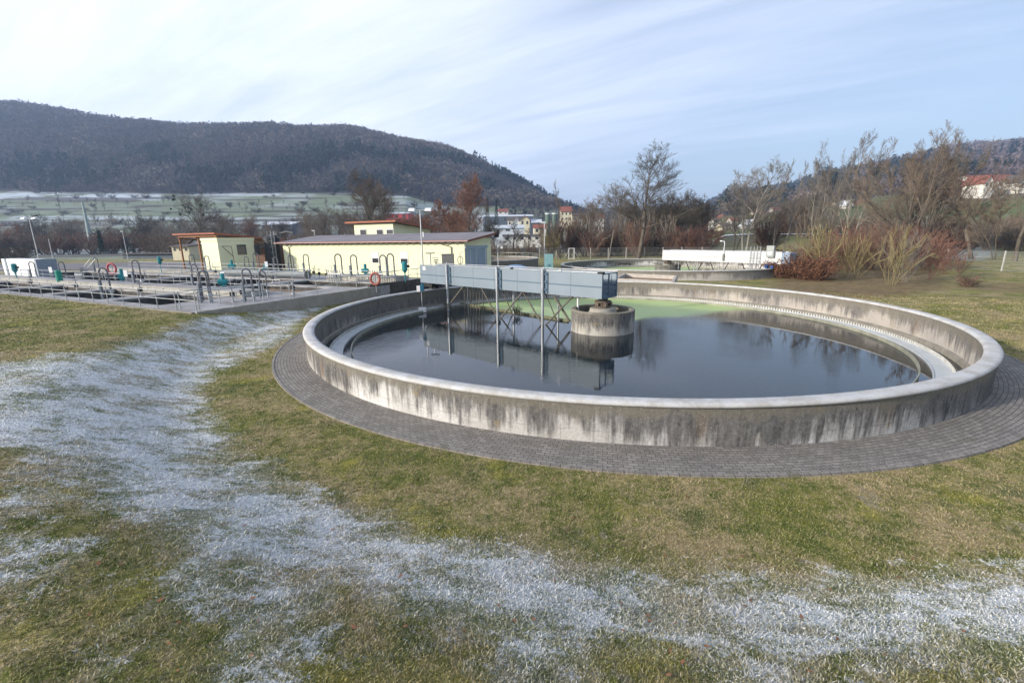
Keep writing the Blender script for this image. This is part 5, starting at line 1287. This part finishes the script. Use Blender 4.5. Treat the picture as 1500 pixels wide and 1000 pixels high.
tree('thick', 1015, 101, 330, 'rounded reddish brown shrub in front of the thicket dome', 60, mt='twig_red', mc='twig_red', **SHR); tree('thick', 1035, 108, 333, 'second reddish shrub behind the rounded one', 50, mt='twig_red', mc='twig_red', **SHR); tree('thick', 1002, 104, 338, 'reddish brown shrub left of the rounded one', 44, mt='twig_red', mc='twig_red', **SHR)
tree('gnarl', 822, 98, 340, 'small twisted leafless tree left of the gate frame', 46, mt='twig_dark', mc='twig_yel', tilt=(0, .12))
tree('small', 806, 108, 345, 'small shrub-like tree beside the slim lamp post', 30, mc='twig')
tree('small', 751, 112, 327, 'small round bare tree before the white garages', 30, mt='twig_dark', mc='twig_dark'); tree('small', 775, 118, 335, 'low bare tree right of the small round one', 22, mc='twig')
g = 'low shrubs beyond the railed tank'
for px in range(716, 800, 12): tree('thick', px, random.uniform(106, 114), random.uniform(352, 360), 'low brown shrub along the bank beyond the railed tank', 24, mt='twig', mc='twig', group=g, **SHR)
# trees behind the white bridge and the right yard
tree('vase2', 1092, 99, 241, 'open bare tree with forked trunk behind the left part of the white bridge', 110, mt='bark_light', mc='twig_grey', rz=2.2)
tree('vase2', 1078, 106, 268, 'smaller bare tree leaning left beside the forked one', 70, mc='twig_grey', rz=.4); tree('slim', 1136, 104, 240, 'slim pale bare tree right of the forked one', 46, mt='bark_light', mc='twig_grey'); tree('slim', 1150, 108, 238, 'thin bare tree above the ladders', 40, mt='bark_light', mc='twig_grey')
tree('vase', 1196, 96, 236, 'narrow bare tree group left of the big vase-shaped one', 60, mt='bark_light', mc='twig_grey'); tree('slim', 1212, 92, 226, 'slim bare tree beside the narrow group', 34, mc='twig_grey')
tree('vase', 1243, 90, 202, 'high vase-shaped bare tree right of the slim ones', 92, mt='bark_light', mc='twig_grey', rz=1.); 
tree('many', 1332, 80, 196, 'wide many-stemmed bare tree spreading its branches like a fan', 150, mt='bark', mc='twig', rz=.5); tree('many', 1356, 84, 204, 'fan-shaped bare tree half behind the widest one', 120, mt='bark', mc='twig_grey', rz=2.5)
tree('gnarl', 1432, 78, 205, 'gnarled bare tree below the farmhouse roof', 84, mt='bark', mc='twig', rz=2.0); tree('gnarl', 1497, 70, 212, 'leaning bare tree cut by the right picture edge', 110, mt='bark', mc='twig', rz=4.); tree('vase2', 1466, 74, 262, 'forked dark tree leaning right near the right edge', 80, mt='twig_dark', mc='twig', rz=3.3, tilt=(0, .2))
tree('round', 1168, 150, 285, 'rounded bushy tree behind the grey cabinet', 60, mc='twig'); tree('round', 1150, 160, 292, 'bushy tree left of the dark conifer', 56, mc='twig')
g = 'brushwood on the right hillside'
for i in range(56):
    px = random.uniform(1120, 1500) if i < 34 else random.uniform(1290, 1510); Y = random.uniform(108, 175) if i < 34 else random.uniform(104, 128); x_ = tx(px)*Y; zz = zgf(x_, Y); yb = 0
    tree('thick', px, Y, random.uniform(300, 328) if i < 34 else random.uniform(316, 336), 'brown bush in the brushwood covering the right hillside', random.uniform(36, 60), mt='twig', mc=random.choice(('twig', 'twig_dark', 'twig_grey', 'twig_red')), group=g, **SHR)
g = 'tall reddish shrubs behind the yard'
for px, Y, yt, w, mc in ((1222,66,340,60,'twig_red'),(1248,70,326,60,'twig_red'),(1275,66,332,64,'twig_red'),(1295,72,322,64,'twig'),(1322,74,326,60,'twig_red'),(1350,70,335,60,'twig_red'),(1378,72,345,50,'twig_red'),(1205,74,348,50,'twig'),(1180,72,352,50,'twig'),(1400,74,350,44,'twig_red'),(1262,62,350,50,'twig')):
    tree('shrub', px, Y, yt, 'tall reddish brown shrub in the belt behind the litter-covered yard', w, mt=mc, mc=mc, group=g, **SHR)
for px, Y, yt, w, mc, lab in ((1209,50,325,56,'twig_yel','pale yellow-stemmed shrub left in the yard'),(1198,52,330,46,'twig_yel','smaller yellow-stemmed shrub touching the rusty bush'),(1246,51,345,42,'twig_yel','low yellow-green shrub in the middle of the yard'),(1262,49,340,34,'twig_yel','thin yellow-green shrub next to the middle one'),
      (1318,42.5,330,44,'twig_yel','tall yellow-stemmed shrub nearest the tank wall'),(1338,46,335,50,'twig_grey','grey shrub behind the tall yellow-stemmed one'),(1376,47,345,44,'twig_red','leaning thin-stemmed shrub at the left end of the right fence'),(1300,50,350,50,'twig','brown shrub left of the tall yellow-stemmed one'),
      (1283,58,330,60,'twig','wide brown shrub in the back of the yard'),(1395,52,360,40,'twig_red','reddish twigs before the right fence'),(1418,50,372,36,'twig_red','small reddish twigs right of the leaning shrub')):
    tree('shrub2', px, Y, yt, lab, w, mt=mc, mc=mc, **SHR)
for px, Y, yt, w in ((1228,57,352,48),(1252,56,346,50),(1282,58,340,54),(1304,57,344,50),(1340,56,340,52),(1362,57,346,50),(1386,56,352,46),(1236,61,338,52),(1312,61,330,56),(1352,62,330,56)):
    tree('shrub', px, Y, yt, 'tall reddish brown shrub in the belt behind the litter-covered yard', w, mt='twig_red', mc=random.choice(('twig_red', 'twig_red', 'twig')), group='tall reddish shrubs behind the yard', **SHR)
tree('bush', 1434, 40.5, 402, 'small bare shrub alone on the right lawn', 34, mt='twig_red', mc='twig', **SHR)
tree('bush', 1178, 50, 368, 'low spreading bush with rusty leaves beside the white bridge', 84, mt='twig_red', mc='twig_red', leaves=('leaf_brown', 2600, .045), **SHR); tree('bush', 1158, 51, 380, 'rusty-leaved bush at the foot of the white bridge', 56, mt='twig_red', mc='twig_red', leaves=('leaf_brown', 2600, .045), **SHR); tree('bush', 1204, 48, 384, 'rusty-leaved bush nearest the tank wall', 60, mt='twig_red', mc='twig_red', leaves=('leaf_brown', 2600, .045), **SHR)
# left of centre
tree('gnarl', 285, 160, 279, 'broad bare tree with dark mistletoe clumps behind the timber shelter', 66, mt='twig_dark', mc='twig_dark', rz=1.4)
tree('round', 540, 140, 252, 'large rounded bare tree above the red-edged roof', 78, mt='bark', mc='twig'); tree('round', 565, 150, 268, 'bare tree right behind the large rounded one', 50, mt='bark', mc='twig'); tree('gnarl', 505, 132, 300, 'small knotty tree left of the large rounded one', 30, mt='twig_dark', mc='twig_dark'); tree('round', 478, 140, 304, 'bare bushy tree behind the grey roof', 50, mc='twig_grey'); tree('round', 452, 150, 308, 'bushy tree left behind the grey roof', 46, mc='twig')
tree('round', 692, 118, 258, 'round-crowned tree with rusty brown twigs behind the roof', 58, mt='bark', mc='twig_red', leaves=('leaf_brown', 2600, .10), rz=.2)
for px, Y, yt, w, lab in ((650,128,296,60,'rusty brown bushy tree left of the round-crowned one'),(625,134,312,54,'lower rusty bush tree behind the mast'),(672,126,308,46,'rusty bush at the foot of the round-crowned tree'),(600,140,318,50,'brown bushy tree behind the upper storey'),(722,122,322,40,'dark twiggy tree right of the round-crowned one')): tree('round', px, Y, yt, lab, w, mc='twig_red' if px < 700 else 'twig_dark')
# mistletoe
g = 'mistletoe clumps'
for i in range(12):
    px = 285+random.uniform(-26, 26); py = random.uniform(288, 316); Y = 160+random.uniform(-2, 2); m = MB(); r = random.uniform(.35, .65); c = (tx(px)*Y, Y, zat(px, py, Y))
    for k in range(60):
        d = np.random.default_rng(i*99+k).normal(size=3); d /= np.linalg.norm(d); m.tube([(0,0,0), tuple(d*r)], .035, 3, cap=False)
    o = free(m, 'mistletoe', MT['needle'], 'dark ball of mistletoe in the broad bare tree behind the shelter', 'mistletoe', g); o.location = c
g = 'bare trees of the hedge along the far field'
xs = np.linspace(-60, 700, 62)
for i, px in enumerate(xs):
    k = random.random(); kind = 'round' if k < .55 else ('vase2' if k < .75 else 'gnarl'); Y = random.uniform(195, 245) if px < 520 else random.uniform(165, 200)
    tree(kind, px+random.uniform(-6, 6), Y, random.uniform(312, 336) if px < 500 else random.uniform(305, 326), 'bare tree in the long hedge between yard and hillside', random.uniform(34, 60), mt='twig_dark', mc=random.choice(('twig', 'twig_grey', 'twig_dark', 'twig', 'twig_grey', 'twig_red')), group=g)
g = 'undergrowth of the far hedge'
for i, px in enumerate(np.linspace(-40, 560, 44)):
    tree('thick', px+random.uniform(-5, 5), random.uniform(180, 195) if px < 200 else random.uniform(150, 185), random.uniform(338, 350), 'dense brown bush at the foot of the long hedge', random.uniform(34, 50), mt='twig_dark', mc=random.choice(('twig', 'twig_dark', 'twig_red', 'twig')), group=g, **SHR)
for i, (px, Y) in enumerate(((-8,120),(12,115),(30,122))): tree('thick', px, Y, 362, ('leftmost','middle','right')[i]+' of three dark bushes by the white container', 40, mt='twig_dark', mc='twig_dark', **SHR)
g = 'orchard trees on the hillside meadow'
rows_ = [(random.uniform(0, 640), random.uniform(380, 650)) for _ in range(90)]+[(px_, 598+random.uniform(-6, 6)) for px_ in range(-20, 330, 17)]+[(px_+random.uniform(-4,4), 500+px_*.12+random.uniform(-5, 5)) for px_ in range(300, 560, 19)]+[(px_+random.uniform(-4,4), 425+random.uniform(-5, 5)) for px_ in range(60, 480, 26)]
for px, Y in rows_:
    px += random.gauss(0, 7); Y += random.gauss(0, 9)
    x_ = tx(px)*Y; z_ = zgf(x_, Y); me1, me2, _, hh, rad = proto('small', 'twig_dark', 'twig_dark', **KINDS['small']); s = random.choice((3, 4, 5, 7, 9))*random.uniform(.8, 1.2)/hh
    t = thing('orchard_tree', 'small dark tree on the pale hillside meadow', 'tree', (x_, Y, z_-.1), random.uniform(0, 6), g); t.scale = (s*1.1, s*1.1, s)
    for nm, me in (('trunk', me1), ('crown', me2)): o = bpy.data.objects.new(nm, me); COL.objects.link(o); o.parent = t
g = 'scrub along the field edges'
for i in range(70):
    px = random.uniform(-20, 690); Y = random.choice((430, 505, 560, 625, 655))+random.gauss(0, 6)+px*.06; x_ = tx(px)*Y
    me1, me2, _, hh, rad = proto('thick', 'twig_dark', 'twig_dark', **KINDS['thick']); s = random.uniform(3, 6)/hh
    t = thing('shrub', 'dark scrub along an edge of the hillside fields', 'shrub', (x_, Y, zgf(x_, Y)-.1), random.uniform(0, 6), g); t.scale = (s*2.2, s*1.6, s)
    for nm, me in (('trunk', me1), ('crown', me2)): o = bpy.data.objects.new(nm, me); COL.objects.link(o); o.parent = t
# a couple of conifers behind the cabinet
def conifer(px, Y, yt, w, label):
    x_ = tx(px)*Y; z0 = zgf(x_, Y); h = zat(px, yt, Y)-z0; R_ = w/674*Y/2; n = 2600; t = rng.random(n)**.6; a = rng.uniform(0, 2*PI, n); r = R_*(1-t)*rng.uniform(.4, 1., n)+.1
    c = np.stack([r*np.cos(a), r*np.sin(a), t*h*.97+h*.03], -1); V = c[:, None]+rng.normal(0, .22, (n, 3, 3))*np.array([1, 1, .6])
    th = thing('conifer', label, 'conifer', (x_, Y, z0)); MB().tube([(0,0,0),(0,0,h*.9)],.2,6,.03).build('trunk', MT['bark'], th)
    me = arr_mesh('crown', V.reshape(-1, 3), np.arange(n*3).reshape(-1, 3), 3); link('crown', me, MT['needle'], th)
conifer(1176, 155, 290, 18, 'dark conifer left of the hillside terrace'); conifer(1186, 150, 286, 20, 'taller dark conifer beside the hillside terrace'); conifer(148, 178, 338, 9, 'small dark conifer at the foot of the power mast'); conifer(1168, 160, 296, 14, 'lowest of the dark conifers near the terrace')
conifer(715, 330, 290, 16, 'dark conifer behind the round-crowned tree'); conifer(728, 340, 292, 14, 'second dark conifer behind the round-crowned tree')

# ------------------------------------------------------------------ forest on the hills
def forest(name, pxr, Yr, n, size, label, cols, yfun, seed):
    r_ = np.random.default_rng(seed); px = r_.uniform(*pxr, n*2); Y = np.sqrt(r_.uniform(Yr[0]**2, Yr[1]**2, n*2)); k = yfun(px, Y); px = px[k][:n]; Y = Y[k][:n]; n = len(px)
    x = (px-750)/674*Y; z = zg(x, Y); patch = fbm(x/90., Y/90., 3); con = (fbm(x/55.+40, Y/70.+9, 3) > .60) & (r_.random(n) < .8) & (z < 170)
    m = 26; V = np.empty((n, m, 3, 3)); T = np.empty((n, 4)); s = size*r_.uniform(.7, 1.5, n)*(.8+.5*patch); hgt = s*np.where(con, 2.7, 1.9)
    for j in range(m):
        # leafless crown: many small facets spread through an egg-shaped volume; conifers: a cone
        d = r_.normal(size=(n, 3)); d /= np.linalg.norm(d, axis=1, keepdims=True); q = r_.random(n)**.4; hh = s*1.5
        ex = x+d[:, 0]*q*s*.62; ey = Y+d[:, 1]*q*s*.62; ez = z+hh*.62+d[:, 2]*q*s*.62
        tt = r_.random(n)**.7; aa = r_.uniform(0, 2*PI, n); cr = s*.42*(1-tt)
        ex = np.where(con, x+cr*np.cos(aa), ex); ey = np.where(con, Y+cr*np.sin(aa), ey); ez = np.where(con, z+tt*s*2.3, ez)
        sz = (s*np.where(con, .20, .145))[:, None, None]
        V[:, j] = np.stack([ex, ey, ez], -1)[:, None]+r_.normal(0, 1, (n, 3, 3))*sz*np.array([1, 1, 1.15])
    c = np.array(cols)[r_.integers(0, len(cols), n)]; c = c*(.72+.56*r_.random(n))[:, None]*(.55+.9*patch)[:, None]; c[con] = np.array([.018, .035, .030])*(.7+.6*r_.random((con.sum(), 1)))
    T[:, :3] = c; T[:, 3] = 1
    me = arr_mesh(name, V.reshape(-1, 3), np.arange(n*m*3).reshape(-1, 3), 3)
    a = me.attributes.new('tint', 'FLOAT_COLOR', 'POINT'); a.data.foreach_set('color', np.repeat(T, m*3, axis=0).astype(np.float32).ravel())
    tag(link(name, me, MT['forest']), label, 'forest', kind='stuff')
BR = [(.125,.105,.092),(.108,.095,.088),(.14,.112,.09),(.118,.103,.095),(.13,.122,.108)]
def lf(px, Y): 
    cl = (np.abs(px-535+(Y-980)*.3) < 7) & (Y > 955) & (Y < 1005)
    return (Y > 668+6*np.sin(px*.05)+46*(fbm(px/26.+3, Y/40., 3)-.5)+(px > 560)*0) & ~cl
forest('left_forest', (-330, 860), (665, 1220), 24000, 7.0, 'leafless forest covering the long hill on the left', BR, lf, 5)
forest('right_forest', (1030, 1720), (420, 2600), 22000, 7.5, 'leafless forest covering the hill on the right', [(.17,.135,.135),(.15,.125,.13),(.18,.14,.125)], lambda px, Y: Y > 430, 6)
forest('valley_wood', (735, 1040), (560, 1500), 3500, 5., 'wood and scrub on the far valley floor', BR, lambda px, Y: fbm(px/20., Y/90., 2) > .45, 8)
# ------------------------------------------------------------------ air, sky, sun, camera
haze_m = bpy.data.materials.new('air'); haze_m.use_nodes = True; nt = haze_m.node_tree; nt.nodes.clear()
ou = nt.nodes.new('ShaderNodeOutputMaterial'); pv = nt.nodes.new('ShaderNodeVolumePrincipled'); pv.inputs['Color'].default_value = (.50, .68, 1., 1); pv.inputs['Density'].default_value = .00024; pv.inputs['Anisotropy'].default_value = .2
nt.links.new(pv.outputs[0], ou.inputs['Volume'])
hzb = MB().box((-5200, -60, -12), (5200, 5400, 430)).build('haze', haze_m); tag(hzb, 'thin bluish winter haze over the valley', None, kind='stuff')

SAZ, SEL = math.radians(-157), math.radians(17)
sd = Vector((math.cos(SAZ)*math.cos(SEL), math.sin(SAZ)*math.cos(SEL), math.sin(SEL)))
ld = bpy.data.lights.new('sun', 'SUN'); ld.energy = 3.3; ld.angle = math.radians(3.); ld.color = (1., .90, .76)
lo = bpy.data.objects.new('sun', ld); COL.objects.link(lo); lo.rotation_euler = sd.to_track_quat('Z', 'Y').to_euler(); lo.location = (-60, -60, 60)

w = bpy.data.worlds.new('World'); scene.world = w; w.use_nodes = True; nt = w.node_tree; nt.nodes.clear()
def N(ty, **k):
    n = nt.nodes.new(ty)
    for a, b in k.items(): setattr(n, a, b)
    return n
out = N('ShaderNodeOutputWorld'); bg = N('ShaderNodeBackground'); nt.links.new(bg.outputs[0], out.inputs[0])
sky = N('ShaderNodeTexSky', sky_type='NISHITA', sun_disc=False); sky.sun_elevation = SEL; sky.sun_rotation = PI/2-SAZ; sky.air_density = 1.; sky.dust_density = .6; sky.ozone_density = 2.
tc = N('ShaderNodeTexCoord'); sp = N('ShaderNodeSeparateXYZ'); nt.links.new(tc.outputs['Generated'], sp.inputs[0])
def MA(op, a, b=0., c=0., clamp=False):
    n = N('ShaderNodeMath', operation=op); n.use_clamp = clamp
    for i, v in enumerate((a, b, c)):
        if isinstance(v, (int, float)): n.inputs[i].default_value = v
        else: nt.links.new(v, n.inputs[i])
    return n.outputs[0]
# cloud layer: project the view direction onto a plane high above, stretch into streaks
zc = MA('MAXIMUM', sp.outputs[2], .0); den = MA('ADD', zc, .12)
cx_ = MA('DIVIDE', sp.outputs[0], den); cy_ = MA('DIVIDE', sp.outputs[1], den); cb = N('ShaderNodeCombineXYZ'); nt.links.new(cx_, cb.inputs[0]); nt.links.new(cy_, cb.inputs[1])
def NZ(scale, sc, rot, detail=5, rough=.55, dist=.4, loc=(0,0,0)):
    mp_ = N('ShaderNodeMapping'); nt.links.new(cb.outputs[0], mp_.inputs[0]); mp_.vector_type = 'TEXTURE'; mp_.inputs['Scale'].default_value = tuple(1/q for q in sc); mp_.inputs['Rotation'].default_value = (0,0,rot); mp_.inputs['Location'].default_value = loc
    n = N('ShaderNodeTexNoise'); nt.links.new(mp_.outputs[0], n.inputs[0]); n.inputs['Scale'].default_value = scale; n.inputs['Detail'].default_value = detail; n.inputs['Roughness'].default_value = rough; n.inputs['Distortion'].default_value = dist
    return n.outputs['Fac']
n1 = NZ(.75, (.40, 1.9, 1), -.5, 7, .6, .6); n2 = NZ(.25, (1, 1, 1), 0., 3, .5, .2, (3, 1, 0)); n3 = NZ(2.4, (.3, 2.2, 1), -.56, 6, .65, .5)
left = MA('MULTIPLY', sp.outputs[0], -1.05)       # the veil is thicker towards the sun side
cl = MA('ADD', MA('ADD', MA('MULTIPLY', MA('SUBTRACT', n1, .5), 2.1), MA('MULTIPLY', MA('SUBTRACT', n2, .5), 1.6)), MA('ADD', MA('MULTIPLY', MA('SUBTRACT', n3, .5), 1.1), left))
mr = N('ShaderNodeMapRange'); nt.links.new(cl, mr.inputs[0]); mr.inputs[1].default_value = -.75; mr.inputs[2].default_value = .85; mr.inputs[3].default_value = .34; mr.inputs[4].default_value = .93
sc_ = N('ShaderNodeMix', data_type='RGBA', blend_type='MIX')
cc = N('ShaderNodeMix', data_type='RGBA'); nt.links.new(mr.outputs[0], cc.inputs[0]); cc.inputs[6].default_value = (5.9, 6.9, 8.9, 1); cc.inputs[7].default_value = (8.5, 8.9, 10.2, 1)
nt.links.new(mr.outputs[0], sc_.inputs[0]); nt.links.new(sky.outputs[0], sc_.inputs[6]); nt.links.new(cc.outputs[2], sc_.inputs[7])
nt.links.new(sc_.outputs[2], bg.inputs[0]); bg.inputs[1].default_value = .085

cam = bpy.data.cameras.new('camera'); cam.sensor_width = 36; cam.lens = F/1500*36; cam.clip_start = .1; cam.clip_end = 9000
co = bpy.data.objects.new('camera', cam); COL.objects.link(co); scene.camera = co; co.location = (0, 0, H)
from mathutils import Matrix
co.matrix_world = Matrix.Translation((0, 0, H)) @ Matrix.Rotation(PI/2-TH, 4, 'X') @ Matrix.Rotation(RO, 4, 'Z')
scene.view_settings.view_transform = 'Standard'; scene.view_settings.look = 'None'; scene.view_settings.exposure = .86; scene.view_settings.gamma = 1.
scene.render.engine = 'CYCLES'; scene.render.resolution_x = 1024; scene.render.resolution_y = 682
scene.cycles.transparent_max_bounces = 16; scene.cycles.max_bounces = 6
